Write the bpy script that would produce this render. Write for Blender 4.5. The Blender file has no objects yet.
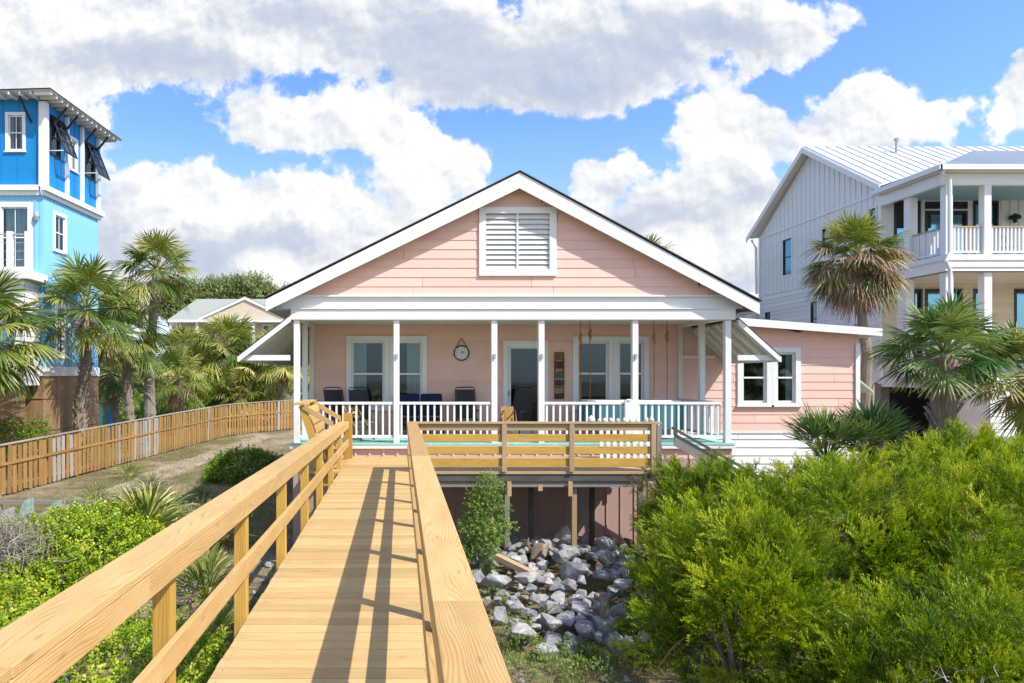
import bpy, bmesh, math, random
import numpy as np
from mathutils import Vector, Matrix
random.seed(7); rng = np.random.default_rng(7)
S = bpy.context.scene
COL = S.collection
GZ = -1.95            # ground level (boardwalk deck = 0)
F = 675.0             # focal length in pixels, used only to convert measurements
def PX(px, Y): return (px-400.0)/F*Y
def PZ(py, Y): return 1.8+(375.0-py)/F*Y

# ---------------------------------------------------------------- materials
MATS = {}
def _new(name):
    m = bpy.data.materials.new(name); m.use_nodes = True
    nt = m.node_tree; nt.nodes.clear()
    out = nt.nodes.new('ShaderNodeOutputMaterial')
    MATS[name] = m
    return m, nt, out
def N(nt, typ, **kw):
    n = nt.nodes.new(typ)
    for k, v in kw.items():
        if k.startswith('i_'):
            key = k[2:]
            key = int(key) if key.isdigit() else key.replace('_', ' ')
            n.inputs[key].default_value = v
        else: setattr(n, k, v)
    return n
def math_(nt, op, a, b=None, c=None):
    n = nt.nodes.new('ShaderNodeMath'); n.operation = op
    for i, v in enumerate((a, b, c)):
        if v is None: continue
        if isinstance(v, (int, float)): n.inputs[i].default_value = v
        else: nt.links.new(v, n.inputs[i])
    return n.outputs[0]
def ramp(nt, fac, stops):
    r = nt.nodes.new('ShaderNodeValToRGB')
    els = r.color_ramp.elements
    while len(els) < len(stops): els.new(0.5)
    for e, (p, c) in zip(els, stops): e.position = p; e.color = (*c, 1)
    nt.links.new(fac, r.inputs[0]); return r.outputs[0]
def mixc(nt, fac, a, b, mode='MIX'):
    m = nt.nodes.new('ShaderNodeMix'); m.data_type = 'RGBA'; m.blend_type = mode
    for sock, v in ((m.inputs[0], fac), (m.inputs[6], a), (m.inputs[7], b)):
        if isinstance(v, (int, float)): sock.default_value = v
        elif isinstance(v, tuple): sock.default_value = (*v[:3], 1)
        else: nt.links.new(v, sock)
    return m.outputs[2]
def scl(c, k): return tuple(min(1, x*k) for x in c)

def paint(name, col, var=0.08, rough=0.55, bump=0.15, dirt=None, dirt_amt=0.35, scale=3.0, spec=0.35, tint=0.06):
    m, nt, out = _new(name)
    tc = N(nt, 'ShaderNodeTexCoord')
    n1 = N(nt, 'ShaderNodeTexNoise', i_Scale=scale, i_Detail=6.0, i_Roughness=0.65)
    nt.links.new(tc.outputs['Object'], n1.inputs['Vector'])
    mp = N(nt, 'ShaderNodeMapping'); mp.inputs['Scale'].default_value = (22, 22, 2.2)
    nt.links.new(tc.outputs['Object'], mp.inputs[0])
    n2 = N(nt, 'ShaderNodeTexNoise', i_Scale=1.0, i_Detail=4.0, i_Roughness=0.6)
    nt.links.new(mp.outputs[0], n2.inputs['Vector'])
    c = ramp(nt, n1.outputs[0], [(0.3, scl(col, 1-var)), (0.7, scl(col, 1+var))])
    at = N(nt, 'ShaderNodeAttribute', attribute_name='tint')
    c = mixc(nt, 1.0, c, ramp(nt, at.outputs['Fac'], [(0, (1-tint*2,)*3), (1, (1, 1, 1))]), 'MULTIPLY')
    if dirt:
        f = math_(nt, 'MULTIPLY', ramp(nt, n2.outputs[0], [(0.52, (0, 0, 0)), (0.75, (1, 1, 1))]),
                  ramp(nt, n1.outputs[0], [(0.45, (0, 0, 0)), (0.62, (1, 1, 1))]))
        f = math_(nt, 'MULTIPLY', f, dirt_amt)
        c = mixc(nt, f, c, dirt)
    b = N(nt, 'ShaderNodeBsdfPrincipled', i_Roughness=rough); b.inputs['Specular IOR Level'].default_value = spec
    nt.links.new(c, b.inputs['Base Color'])
    bp = N(nt, 'ShaderNodeBump', i_Strength=bump, i_Distance=0.01)
    nt.links.new(n2.outputs[0], bp.inputs['Height']); nt.links.new(bp.outputs[0], b.inputs['Normal'])
    nt.links.new(b.outputs[0], out.inputs[0]); return m

def wood(name, light, dark, grey=None, grey_amt=0.0, ring=0.5, knots=True, rough=0.6, freq=17.0):
    """grain runs along U of the box UVs; each board has its own UV offset and tint"""
    m, nt, out = _new(name)
    uv = N(nt, 'ShaderNodeUVMap')
    sep = N(nt, 'ShaderNodeSeparateXYZ'); nt.links.new(uv.outputs[0], sep.inputs[0])
    U, V = sep.outputs[0], sep.outputs[1]
    def vec(a, b):
        c = N(nt, 'ShaderNodeCombineXYZ')
        nt.links.new(a, c.inputs[0]); nt.links.new(b, c.inputs[1]); return c.outputs[0]
    low = N(nt, 'ShaderNodeTexNoise', i_Scale=1.0, i_Detail=2.0)
    nt.links.new(vec(math_(nt, 'MULTIPLY', U, 0.9), math_(nt, 'MULTIPLY', V, 5.0)), low.inputs['Vector'])
    v2 = math_(nt, 'ADD', V, math_(nt, 'MULTIPLY', low.outputs[0], 0.22))
    wv = N(nt, 'ShaderNodeTexWave', wave_type='BANDS', bands_direction='Y', i_Scale=freq, i_Distortion=1.2, i_Detail=3.0)
    wv.inputs['Detail Scale'].default_value = 0.6
    nt.links.new(vec(math_(nt, 'MULTIPLY', U, 0.5), v2), wv.inputs['Vector'])
    fine = N(nt, 'ShaderNodeTexNoise', i_Scale=1.0, i_Detail=5.0, i_Roughness=0.7)
    nt.links.new(vec(math_(nt, 'MULTIPLY', U, 6.0), math_(nt, 'MULTIPLY', V, 160.0)), fine.inputs['Vector'])
    blotch = N(nt, 'ShaderNodeTexNoise', i_Scale=1.0, i_Detail=4.0)
    nt.links.new(vec(math_(nt, 'MULTIPLY', U, 2.0), math_(nt, 'MULTIPLY', V, 9.0)), blotch.inputs['Vector'])
    g = math_(nt, 'MULTIPLY', math_(nt, 'POWER', wv.outputs[0], 2.5), ring)
    g = math_(nt, 'ADD', g, math_(nt, 'MULTIPLY', math_(nt, 'SUBTRACT', fine.outputs[0], 0.42), 0.7))
    g = math_(nt, 'ADD', g, math_(nt, 'MULTIPLY', math_(nt, 'SUBTRACT', blotch.outputs[0], 0.45), 0.9))
    c = ramp(nt, g, [(0.0, light), (0.85, dark)])
    at = N(nt, 'ShaderNodeAttribute', attribute_name='tint')
    c = mixc(nt, 1.0, c, ramp(nt, at.outputs['Fac'], [(0, (0.74, 0.72, 0.68)), (0.5, (0.9, 0.88, 0.86)), (1, (1, 1, 1))]), 'MULTIPLY')
    if grey:
        f = math_(nt, 'MULTIPLY', ramp(nt, blotch.outputs[0], [(0.35, (0, 0, 0)), (0.7, (1, 1, 1))]), grey_amt)
        c = mixc(nt, f, c, grey)
    if knots:
        vo = N(nt, 'ShaderNodeTexVoronoi', i_Scale=1.0); vo.voronoi_dimensions = '2D'
        nt.links.new(vec(math_(nt, 'MULTIPLY', U, 1.1), math_(nt, 'MULTIPLY', V, 4.2)), vo.inputs['Vector'])
        k = ramp(nt, vo.outputs['Distance'], [(0.012, (1, 1, 1)), (0.05, (0, 0, 0))])
        c = mixc(nt, math_(nt, 'MULTIPLY', k, 0.45), c, scl(dark, 0.5))
    b = N(nt, 'ShaderNodeBsdfPrincipled', i_Roughness=rough); b.inputs['Specular IOR Level'].default_value = 0.25
    nt.links.new(c, b.inputs['Base Color'])
    bp = N(nt, 'ShaderNodeBump', i_Strength=0.25, i_Distance=0.004)
    nt.links.new(g, bp.inputs['Height']); nt.links.new(bp.outputs[0], b.inputs['Normal'])
    nt.links.new(b.outputs[0], out.inputs[0]); return m

def leafmat(name, stops, trans=0.3, rough=0.5):
    m, nt, out = _new(name)
    at = N(nt, 'ShaderNodeAttribute', attribute_name='tint')
    c = ramp(nt, at.outputs['Fac'], stops)
    b = N(nt, 'ShaderNodeBsdfPrincipled', i_Roughness=rough); b.inputs['Specular IOR Level'].default_value = 0.3
    t = N(nt, 'ShaderNodeBsdfTranslucent')
    nt.links.new(c, b.inputs['Base Color'])
    nt.links.new(mixc(nt, 1.0, c, (1.0, 1.0, 0.45), 'MULTIPLY'), t.inputs[0])
    mx = N(nt, 'ShaderNodeMixShader', i_0=trans)
    nt.links.new(b.outputs[0], mx.inputs[1]); nt.links.new(t.outputs[0], mx.inputs[2])
    nt.links.new(mx.outputs[0], out.inputs[0]); return m

def glass(name, tint=(0.5, 0.6, 0.6), refl=0.22, rough=0.03, gcol=(0.85, 0.92, 0.97)):
    m, nt, out = _new(name)
    tr = N(nt, 'ShaderNodeBsdfTransparent'); tr.inputs[0].default_value = (*tint, 1)
    gl = N(nt, 'ShaderNodeBsdfGlossy', i_Roughness=rough); gl.inputs[0].default_value = (*gcol, 1)
    lw = N(nt, 'ShaderNodeLayerWeight', i_Blend=0.25)
    tc = N(nt, 'ShaderNodeTexCoord'); no = N(nt, 'ShaderNodeTexNoise', i_Scale=1.3)
    nt.links.new(tc.outputs['Object'], no.inputs[0])
    bp = N(nt, 'ShaderNodeBump', i_Strength=0.08, i_Distance=0.02); nt.links.new(no.outputs[0], bp.inputs['Height'])
    nt.links.new(bp.outputs[0], gl.inputs['Normal'])
    f = math_(nt, 'ADD', math_(nt, 'MULTIPLY', lw.outputs['Fresnel'], 0.8), refl)
    mx = N(nt, 'ShaderNodeMixShader')
    nt.links.new(f, mx.inputs[0]); nt.links.new(tr.outputs[0], mx.inputs[1]); nt.links.new(gl.outputs[0], mx.inputs[2])
    nt.links.new(mx.outputs[0], out.inputs[0]); return m

def rocky(name, a, b_, c_):
    m, nt, out = _new(name)
    tc = N(nt, 'ShaderNodeTexCoord'); gi = N(nt, 'ShaderNodeObjectInfo')
    ad = N(nt, 'ShaderNodeVectorMath', operation='ADD')
    nt.links.new(tc.outputs['Object'], ad.inputs[0])
    cx = N(nt, 'ShaderNodeCombineXYZ'); nt.links.new(math_(nt, 'MULTIPLY', gi.outputs['Random'], 40.0), cx.inputs[0])
    nt.links.new(cx.outputs[0], ad.inputs[1])
    n1 = N(nt, 'ShaderNodeTexNoise', i_Scale=4.0, i_Detail=8.0, i_Roughness=0.7)
    n2 = N(nt, 'ShaderNodeTexNoise', i_Scale=28.0, i_Detail=4.0, i_Roughness=0.7)
    nt.links.new(ad.outputs[0], n1.inputs[0]); nt.links.new(ad.outputs[0], n2.inputs[0])
    c = ramp(nt, n1.outputs[0], [(0.3, a), (0.5, b_), (0.72, c_)])
    c = mixc(nt, 1.0, c, ramp(nt, n2.outputs[0], [(0.3, (0.6, 0.6, 0.62)), (0.6, (1, 1, 1))]), 'MULTIPLY')
    c = mixc(nt, 1.0, c, ramp(nt, gi.outputs['Random'], [(0, (0.62, 0.63, 0.67)), (1, (1, 1, 1))]), 'MULTIPLY')
    b = N(nt, 'ShaderNodeBsdfPrincipled', i_Roughness=0.8)
    nt.links.new(c, b.inputs['Base Color'])
    bp = N(nt, 'ShaderNodeBump', i_Strength=0.6, i_Distance=0.03)
    nt.links.new(n1.outputs[0], bp.inputs['Height']); nt.links.new(bp.outputs[0], b.inputs['Normal'])
    nt.links.new(b.outputs[0], out.inputs[0]); return m

# ---------------------------------------------------------------- mesh builder
ORG = {}
class MB:
    def __init__(s): s.v = []; s.f = []; s.uv = []; s.t = []; s.mi = []
    def quad(s, pts, uvs=None, tint=0.5, mi=0):
        b = len(s.v); s.v += [tuple(p) for p in pts]; s.f.append(tuple(range(b, b+len(pts))))
        if uvs is None:
            uvs = [(p[0]+p[1], p[2]) for p in pts]
        s.uv += list(uvs); s.t.append(tint); s.mi.append(mi)
    def obox(s, o, A, B, C, tint=None, mi=0):
        """box with corner o and edge vectors A,B,C; UV U runs along the longest edge"""
        o, A, B, C = map(Vector, (o, A, B, C))
        if tint is None: tint = random.random()
        if A.cross(B).dot(C) < 0: A, B = B, A
        L = [A.length, B.length, C.length]; k = L.index(max(L))
        ou, ov = random.random()*40, random.random()*40
        def P(i, j, l): return o+A*i+B*j+C*l
        faces = [((0,0,0),(0,1,0),(1,1,0),(1,0,0)), ((0,0,1),(1,0,1),(1,1,1),(0,1,1)),
                 ((0,0,0),(1,0,0),(1,0,1),(0,0,1)), ((0,1,0),(0,1,1),(1,1,1),(1,1,0)),
                 ((0,0,0),(0,0,1),(0,1,1),(0,1,0)), ((1,0,0),(1,1,0),(1,1,1),(1,0,1))]
        for fi, fc in enumerate(faces):
            pts = [P(*c) for c in fc]
            oth = [x for x in range(3) if x != k]
            uvs = [(ou+c[k]*L[k]+c[oth[1]]*L[oth[1]]*0.02, ov+fi*0.37+c[oth[0]]*L[oth[0]]+c[oth[1]]*L[oth[1]]) for c in fc]
            s.quad(pts, uvs, tint, mi)
    def box(s, x0, x1, y0, y1, z0, z1, tint=None, mi=0):
        s.obox((x0, y0, z0), (x1-x0, 0, 0), (0, y1-y0, 0), (0, 0, z1-z0), tint, mi)
    def beam(s, p0, p1, w, h, up=(0, 0, 1), tint=None, mi=0, plumb=False):
        """board from p0 to p1 (centre of its cross-section), w across, h along up"""
        p0, p1 = Vector(p0), Vector(p1); d = p1-p0
        side = d.cross(Vector(up)).normalized(); u = Vector((0, 0, 1)) if plumb else side.cross(d).normalized()
        s.obox(p0-side*w/2-u*h/2, d, side*w, u*h, tint, mi)
    def tube(s, pts, rads, n=8, tint=0.5, mi=0, cap=True):
        rings = []; pts = [Vector(p) for p in pts]
        for i, p in enumerate(pts):
            d = (pts[min(i+1, len(pts)-1)]-pts[max(i-1, 0)]).normalized()
            a = d.orthogonal().normalized() if abs(d.z) < 0.9 else Vector((1, 0, 0))
            a = (a-d*a.dot(d)).normalized(); b = d.cross(a)
            r = rads[i] if hasattr(rads, '__len__') else rads
            rings.append([p+(a*math.cos(2*math.pi*k/n)+b*math.sin(2*math.pi*k/n))*r for k in range(n)])
        ln = 0
        for i in range(len(rings)-1):
            l2 = ln+(pts[i+1]-pts[i]).length
            for k in range(n):
                k2 = (k+1) % n
                s.quad([rings[i][k], rings[i][k2], rings[i+1][k2], rings[i+1][k]],
                       [(ln, k*.05), (ln, k*.05+.05), (l2, k*.05+.05), (l2, k*.05)], tint, mi)
            ln = l2
        if cap:
            s.quad(list(reversed(rings[0])), None, tint, mi); s.quad(rings[-1], None, tint, mi)
    def lathe(s, c, prof, n=16, tint=0.5, mi=0):
        c = Vector(c)
        R = [[c+Vector((r*math.cos(2*math.pi*k/n), r*math.sin(2*math.pi*k/n), z)) for k in range(n)] for r, z in prof]
        for i in range(len(R)-1):
            for k in range(n):
                k2 = (k+1) % n
                s.quad([R[i][k], R[i][k2], R[i+1][k2], R[i+1][k]], None, tint, mi)
    def build(s, name, mat, parent=None, smooth=False, bevel=0, **props):
        org = ORG.get(parent.name, Vector((0, 0, 0))) if parent else Vector((0, 0, 0))
        me = bpy.data.meshes.new(name)
        vv = [(x-org[0], y-org[1], z-org[2]) for x, y, z in s.v]
        me.from_pydata(vv, [], s.f)
        uvl = me.uv_layers.new(name='UVMap')
        uvl.data.foreach_set('uv', np.array(s.uv, dtype=np.float32).ravel())
        a = me.attributes.new('tint', 'FLOAT', 'FACE'); a.data.foreach_set('value', np.array(s.t, dtype=np.float32))
        ms = mat if isinstance(mat, (list, tuple)) else [mat]
        for m in ms: me.materials.append(MATS[m] if isinstance(m, str) else m)
        if len(ms) > 1: me.polygons.foreach_set('material_index', s.mi)
        if smooth:
            bm = bmesh.new(); bm.from_mesh(me); bmesh.ops.remove_doubles(bm, verts=bm.verts, dist=1e-5); bm.to_mesh(me); bm.free()
            me.polygons.foreach_set('use_smooth', [True]*len(me.polygons))
        me.update()
        o = bpy.data.objects.new(name, me); COL.objects.link(o)
        if parent: o.parent = parent; ORG[o.name] = org
        if bevel:
            bm = bmesh.new(); bm.from_mesh(me); bmesh.ops.remove_doubles(bm, verts=bm.verts, dist=1e-5); bm.to_mesh(me); bm.free()
            md = o.modifiers.new('bevel', 'BEVEL'); md.width = bevel; md.segments = 2; md.limit_method = 'ANGLE'
        for k, v in props.items(): o[k] = v
        return o
def tag(o, label, cat, group=None, kind=None):
    if label: o['label'] = label
    if cat: o['category'] = cat
    if group: o['group'] = group
    if kind: o['kind'] = kind
    return o
def thing(name, label, cat, loc=(0, 0, 0), group=None, local=False):
    o = bpy.data.objects.new(name, None); COL.objects.link(o); o.location = loc; o.empty_display_size = 0.2
    tag(o, label, cat, group)
    ORG[o.name] = Vector((0, 0, 0)) if local else Vector(loc)
    return o
def copy_tree(o, parent=None):
    c = o.copy(); COL.objects.link(c)
    if parent: c.parent = parent
    for ch in list(o.children): copy_tree(ch, c)
    return c

def np_mesh(name, V, Q, tint, mats, parent=None, mi=None):
    """fast mesh from numpy verts and uniform polygons Q (n,k)"""
    org = ORG.get(parent.name, Vector((0, 0, 0))) if parent else Vector((0, 0, 0))
    V = V-np.array(org)[None, :]
    n, k = Q.shape; me = bpy.data.meshes.new(name)
    me.vertices.add(len(V)); me.vertices.foreach_set('co', V.astype(np.float32).ravel())
    me.loops.add(n*k); me.loops.foreach_set('vertex_index', Q.astype(np.int32).ravel())
    me.polygons.add(n); me.polygons.foreach_set('loop_start', np.arange(0, n*k, k, dtype=np.int32))
    me.polygons.foreach_set('loop_total', np.full(n, k, dtype=np.int32))
    ms = mats if isinstance(mats, (list, tuple)) else [mats]
    for m in ms: me.materials.append(MATS[m])
    if mi is not None: me.polygons.foreach_set('material_index', mi.astype(np.int32))
    a = me.attributes.new('tint', 'FLOAT', 'FACE'); a.data.foreach_set('value', tint.astype(np.float32))
    me.update(calc_edges=True); me.validate()
    o = bpy.data.objects.new(name, me); COL.objects.link(o)
    if parent: o.parent = parent; ORG[o.name] = org
    return o
def nrm(a): return a/np.maximum(np.linalg.norm(a, axis=-1, keepdims=True), 1e-9)
def scatter(tv, tq, pos, dirs, size, tint, jitter=0.12):
    """copies of template (verts tv, quads tq, growing along +Z) at pos along dirs"""
    n = len(pos); w = nrm(dirs); r = nrm(rng.normal(size=(n, 3)))
    u = nrm(np.cross(r, w)); v = np.cross(w, u)
    M = np.stack([u, v, w], axis=2)                       # columns
    V = np.einsum('nij,kj->nki', M, tv)*size[:, None, None]+pos[:, None, :]
    Q = tq[None, :, :]+(np.arange(n)*len(tv))[:, None, None]
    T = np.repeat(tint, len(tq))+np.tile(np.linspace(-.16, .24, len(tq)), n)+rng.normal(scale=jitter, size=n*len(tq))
    return V.reshape(-1, 3), Q.reshape(-1, tq.shape[1]), np.clip(T, 0, 1)
def join_np(parts):
    Vs, Qs, Ts, b = [], [], [], 0
    for V, Q, T in parts:
        Vs.append(V); Qs.append(Q+b); Ts.append(T); b += len(V)
    return np.concatenate(Vs), np.concatenate(Qs), np.concatenate(Ts)

# leaf templates -------------------------------------------------------------
def t_spray(n=13, L=1.0, leaf=0.30, wid=0.05, ang=38, curve=0.15):
    V, Q = [], []
    for i in range(n):
        t = (i+0.6)/n; a = math.radians(ang+random.uniform(-12, 12))*(1-0.5*t); ph = random.uniform(0, 2*math.pi) if i % 1 == 0 else 0
        b = np.array([curve*t*t, 0, L*t*0.8]); ln = leaf*(1.15-0.6*t)
        d = np.array([math.cos(ph)*math.sin(a), math.sin(ph)*math.sin(a), math.cos(a)])
        s_ = nrm(np.cross(d, np.array([math.sin(ph), -math.cos(ph), 0.4])))*wid/2
        k = len(V); V += [b-s_*.5, b+d*ln*.5-s_, b+d*ln, b+d*ln*.5+s_]; Q.append((k, k+1, k+2, k+3))
    return np.array(V), np.array(Q)
def t_leaves(n=8, leaf=0.42, wid=0.22, spread=75):
    V, Q = [], []
    for i in range(n):
        ph = i*2.4+random.uniform(-.3, .3); t = i/n; a = math.radians(spread*(1-0.6*t)+random.uniform(-15, 15))
        b = np.array([0, 0, 0.7*t]); d = np.array([math.cos(ph)*math.sin(a), math.sin(ph)*math.sin(a), math.cos(a)])
        s_ = np.array([-math.sin(ph), math.cos(ph), random.uniform(-.3, .3)])*wid/2
        k = len(V); V += [b, b+d*leaf*.5-s_, b+d*leaf-np.array([0, 0, .04]), b+d*leaf*.5+s_]; Q.append((k, k+1, k+2, k+3))
    return np.array(V), np.array(Q)
def t_blade():
    return np.array([[-.012, 0, 0], [.012, 0, 0], [.05, 0, .6], [.03, 0, .6], [.16, 0, 1.0], [.155, 0, 1.0]]), np.array([(0, 1, 2, 3), (3, 2, 4, 5)])

def lump(D, seed, amp=0.12):
    r = np.random.default_rng(seed); out = np.zeros(len(D))
    for k in range(7):
        w = r.normal(size=3)*(1.5+k*0.7); out += np.sin(D@w+r.uniform(0, 6.28))/(1+k*0.35)
    return 1+amp*out/2.2
def sph(n, zmin=-0.5):
    z = rng.uniform(zmin, 1, n); a = rng.uniform(0, 2*math.pi, n); s = np.sqrt(1-z*z)
    return np.stack([s*np.cos(a), s*np.sin(a), z], axis=1)
def core(c, r, seed, k=0.78, zmin=None):
    bm = bmesh.new(); bmesh.ops.create_icosphere(bm, subdivisions=3, radius=1)
    D = np.array([v.co[:] for v in bm.verts]); L = lump(D, seed)[:, None]
    V = np.array(c)+D*np.array(r)*L*k
    if zmin is not None: V[:, 2] = np.maximum(V[:, 2], zmin)
    Q = np.array([[l.vert.index for l in f.loops] for f in bm.faces]); bm.free()
    Q = np.concatenate([Q, Q[:, 2:3]], axis=1)
    return V, Q
def foliage(name, c, r, seed, tmpl, clumps, per, size, clump_r, mat, parent=None, upw=0.5, ground=GZ, zmin=-0.5, tint0=0.5, k=0.78, lo=0.84, hi=1.04, tv=0.17, plume=0.0):
    """crown of leaf sprays grouped in clumps round a lumpy ellipsoid"""
    D = sph(clumps, zmin); L = lump(D, seed)
    C = np.array(c)+D*np.array(r)*(L*rng.uniform(lo, hi, clumps))[:, None]
    nD = nrm(D/np.array(r))
    ct = np.clip(rng.normal(tint0, tv, clumps), 0, 1)
    idx = np.repeat(np.arange(clumps), per); n = len(idx)
    off = nrm(rng.normal(size=(n, 3)))*(rng.uniform(0.1, 1, n)**0.5)[:, None]*clump_r*rng.uniform(.6, 1.35, clumps)[idx][:, None]
    pos = C[idx]+off
    dirs = nrm(off)*0.8+nD[idx]*0.7+np.array([0, 0, upw])+rng.normal(scale=.35, size=(n, 3))
    if plume:
        pd = nrm(nD+np.array([0, 0, upw])+rng.normal(scale=.42, size=(clumps, 3)))[idx]
        t = rng.uniform(0, 1, n)[:, None]; lat = rng.normal(size=(n, 3)); lat = lat-pd*np.sum(lat*pd, axis=1, keepdims=True)
        pl = plume*rng.uniform(.6, 1.35, clumps)[idx][:, None]
        pos = C[idx]+pd*(t-.35)*pl+nrm(lat)*(1.05-t)*clump_r*rng.uniform(.2, 1, (n, 1))
        dirs = pd*.9+nrm(lat)*.75*(1.15-t)+np.array([0, 0, .12])
    keep = pos[:, 2] > ground+0.02
    pos, dirs, idx = pos[keep], dirs[keep], idx[keep]; n = len(pos)
    sz = size*rng.uniform(0.65, 1.3, n)
    V, Q, T = scatter(*tmpl, pos, dirs, sz, ct[idx])
    return V, Q, T

def palm_fronds(c, R, n, el0, el1, seg=30, pet=0.42, droop=0.38, width=0.050, seed=0, stiff=1.0, azr=(0, 2*math.pi), tint0=0.5, fanang=112, spread=0.2, eljit=9):
    r = np.random.default_rng(seed); Vs, Qs, Ts = [], [], []; base = 0
    for i in range(n):
        az = azr[0]+(azr[1]-azr[0])*((i*0.6180339)%1.0)+r.uniform(-.25, .25)
        el = math.radians(el0+(el1-el0)*((i+.5)/n)+r.uniform(-eljit, eljit))
        p = np.array([math.cos(az)*math.cos(el), math.sin(az)*math.cos(el), math.sin(el)])
        up = np.array([0, 0, 1.0]); s = nrm(np.cross(p, up)); m = np.cross(s, p)
        rr = R*r.uniform(.82, 1.12); pl = rr*pet
        b0 = np.array(c)+p*0.05*R; tw = r.uniform(-.5, .5)
        s, m = s*math.cos(tw)+m*math.sin(tw), m*math.cos(tw)-s*math.sin(tw)
        sag = -0.10*rr*math.cos(el)
        b1 = b0+p*pl+np.array([0, 0, sag*.5]); w = 0.012*R+0.008
        tb = np.clip(tint0+r.normal(0, .22), 0, 1)
        V = [b0-s*w, b0+s*w, b1+s*w*.6, b1-s*w*.6]; Q = [(0, 1, 2, 3)]; T = [min(1, tb+.2)]
        V += [b0-m*w, b0+m*w, b1+m*w*.6, b1-m*w*.6]; Q.append((4, 5, 6, 7)); T.append(min(1, tb+.2))
        fan = rr*(1-pet); fold = r.uniform(.15, .5)
        p2 = nrm(p+np.array([0, 0, -0.25*stiff*math.cos(el)]))
        for j in range(seg):
            ph = math.radians(fanang)*(2*(j+.5)/seg-1)+r.normal(0, .03)
            d = math.cos(ph)*p2+math.sin(ph)*s-m*fold*abs(math.sin(ph))*.6+r.normal(0, .03, 3); d = nrm(d)
            L = fan*(0.60+0.40*math.cos(ph*.6))*r.uniform(.88, 1.06)
            cr = nrm(np.cross(d, m)+r.normal(0, .22, 3)); ww = width*R*.5
            org = b1+p*fan*.22*math.cos(ph)*.6
            q = []
            for t, wk in ((0.02, .25), (.45, 1.0), (.78, .65), (1.0, .08)):
                pt = org+d*L*t+np.array([0, 0, -droop*L*t**2.3*(0.55+.45*abs(math.sin(ph)))])
                q.append((pt-cr*ww*wk, pt+cr*ww*wk))
            k = len(V)
            for a_, b_ in q: V += [a_, b_]
            for e in range(3): Q.append((k+2*e, k+2*e+1, k+2*e+3, k+2*e+2))
            tj = tb+r.normal(0, .07); T += [tj-.06, tj, tj+.14]
        Vs.append(np.array(V)); Qs.append(np.array(Q)+base); Ts.append(np.array(T)); base += len(V)
    return np.concatenate(Vs), np.concatenate(Qs), np.clip(np.concatenate(Ts), 0, 1)

def trunk(pts, rads, parent, mat, boots=0, seed=0, name='trunk'):
    r = random.Random(seed); mb = MB(); P = [Vector(p) for p in pts]
    def at(t):
        x = t*(len(P)-1); i = min(int(x), len(P)-2); f = x-i
        return P[i].lerp(P[i+1], f), rads[i]*(1-f)+rads[i+1]*f
    n = 26; mb2 = MB()
    ring_pts, ring_r = [], []
    for i in range(n+1):
        q, rd = at(i/n); ring_pts.append(q+Vector((r.uniform(-.01, .01), r.uniform(-.01, .01), 0))); ring_r.append(rd*(1+r.uniform(-.06, .06)+(.035 if i % 2 else -.02)))
    mb.tube(ring_pts, ring_r, n=12, tint=.5)
    for i in range(boots):
        t = 0.03+0.95*i/boots; q, rd = at(t); a = i*2.399+r.uniform(-.2, .2)
        o = Vector((math.cos(a), math.sin(a), 0)); s_ = Vector((-o.y, o.x, 0))
        L = r.uniform(.16, .30); w = r.uniform(.06, .10); ln = r.uniform(.5, .95)
        b = q+o*rd*.8-Vector((0, 0, .05)); tdir = (o*ln*.6+Vector((0, 0, 1))+s_*r.uniform(-.5, .5)).normalized()*L
        mb.obox(b-s_*w/2, s_*w, tdir, o*.035+Vector((0, 0, -.01)), tint=r.random())
    return mb.build(name, mat, parent, smooth=False)
# ================================================================ materials used
paint('pink_paint', (0.87, 0.565, 0.475), var=0.04, rough=0.6, dirt=(0.62, 0.42, 0.35), dirt_amt=0.42, tint=0.05)
paint('pink_skirt_shaded', (0.52, 0.35, 0.31), var=0.07, rough=0.7, dirt=(0.30, 0.16, 0.14), dirt_amt=0.4)  # darker copy of the wall pink, shade under the deck put into it
paint('white_paint', (0.80, 0.80, 0.79), var=0.03, rough=0.45, dirt=(0.52, 0.50, 0.45), dirt_amt=0.28, tint=0.02)
paint('cream_paint', (0.74, 0.72, 0.62), var=0.05, dirt=(0.45, 0.40, 0.3), dirt_amt=0.35)
paint('ceiling_paint', (0.82, 0.78, 0.68), var=0.04)
paint('teal_paint', (0.34, 0.66, 0.60), var=0.08, dirt=(0.45, 0.45, 0.38), dirt_amt=0.4)
paint('teal_dark', (0.05, 0.20, 0.23), var=0.08)
paint('shingles', (0.09, 0.09, 0.10), var=0.3, rough=0.9, scale=20, bump=0.5, tint=0.2)
paint('louvre_grey', (0.76, 0.78, 0.76), var=0.04)
paint('sky_blue', (0.27, 0.60, 0.82), var=0.03, rough=0.5)
paint('deep_blue', (0.008, 0.24, 0.58), var=0.05, rough=0.5)
paint('lightgrey_siding', (0.85, 0.835, 0.79), var=0.03, rough=0.5)
paint('sand_siding', (0.68, 0.58, 0.42), var=0.04)
paint('far_siding', (0.74, 0.62, 0.46), var=0.04)
paint('metal_roof', (0.70, 0.72, 0.75), var=0.04, rough=0.6, spec=0.12)
paint('green_roof', (0.34, 0.36, 0.31), var=0.08, rough=0.8, scale=8)
paint('haint_blue', (0.42, 0.66, 0.66), var=0.03)
paint('black_metal', (0.02, 0.022, 0.025), var=0.2, rough=0.4)
paint('dark_frame', (0.025, 0.03, 0.04), var=0.1, rough=0.4)
paint('sling', (0.035, 0.035, 0.04), var=0.2, rough=0.7)
paint('navy', (0.008, 0.018, 0.07), var=0.25, rough=0.85, scale=9)
paint('curtain', (0.62, 0.68, 0.66), var=0.08, rough=0.9)
paint('interior', (0.035, 0.035, 0.035), var=0.3, rough=0.9)
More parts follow.
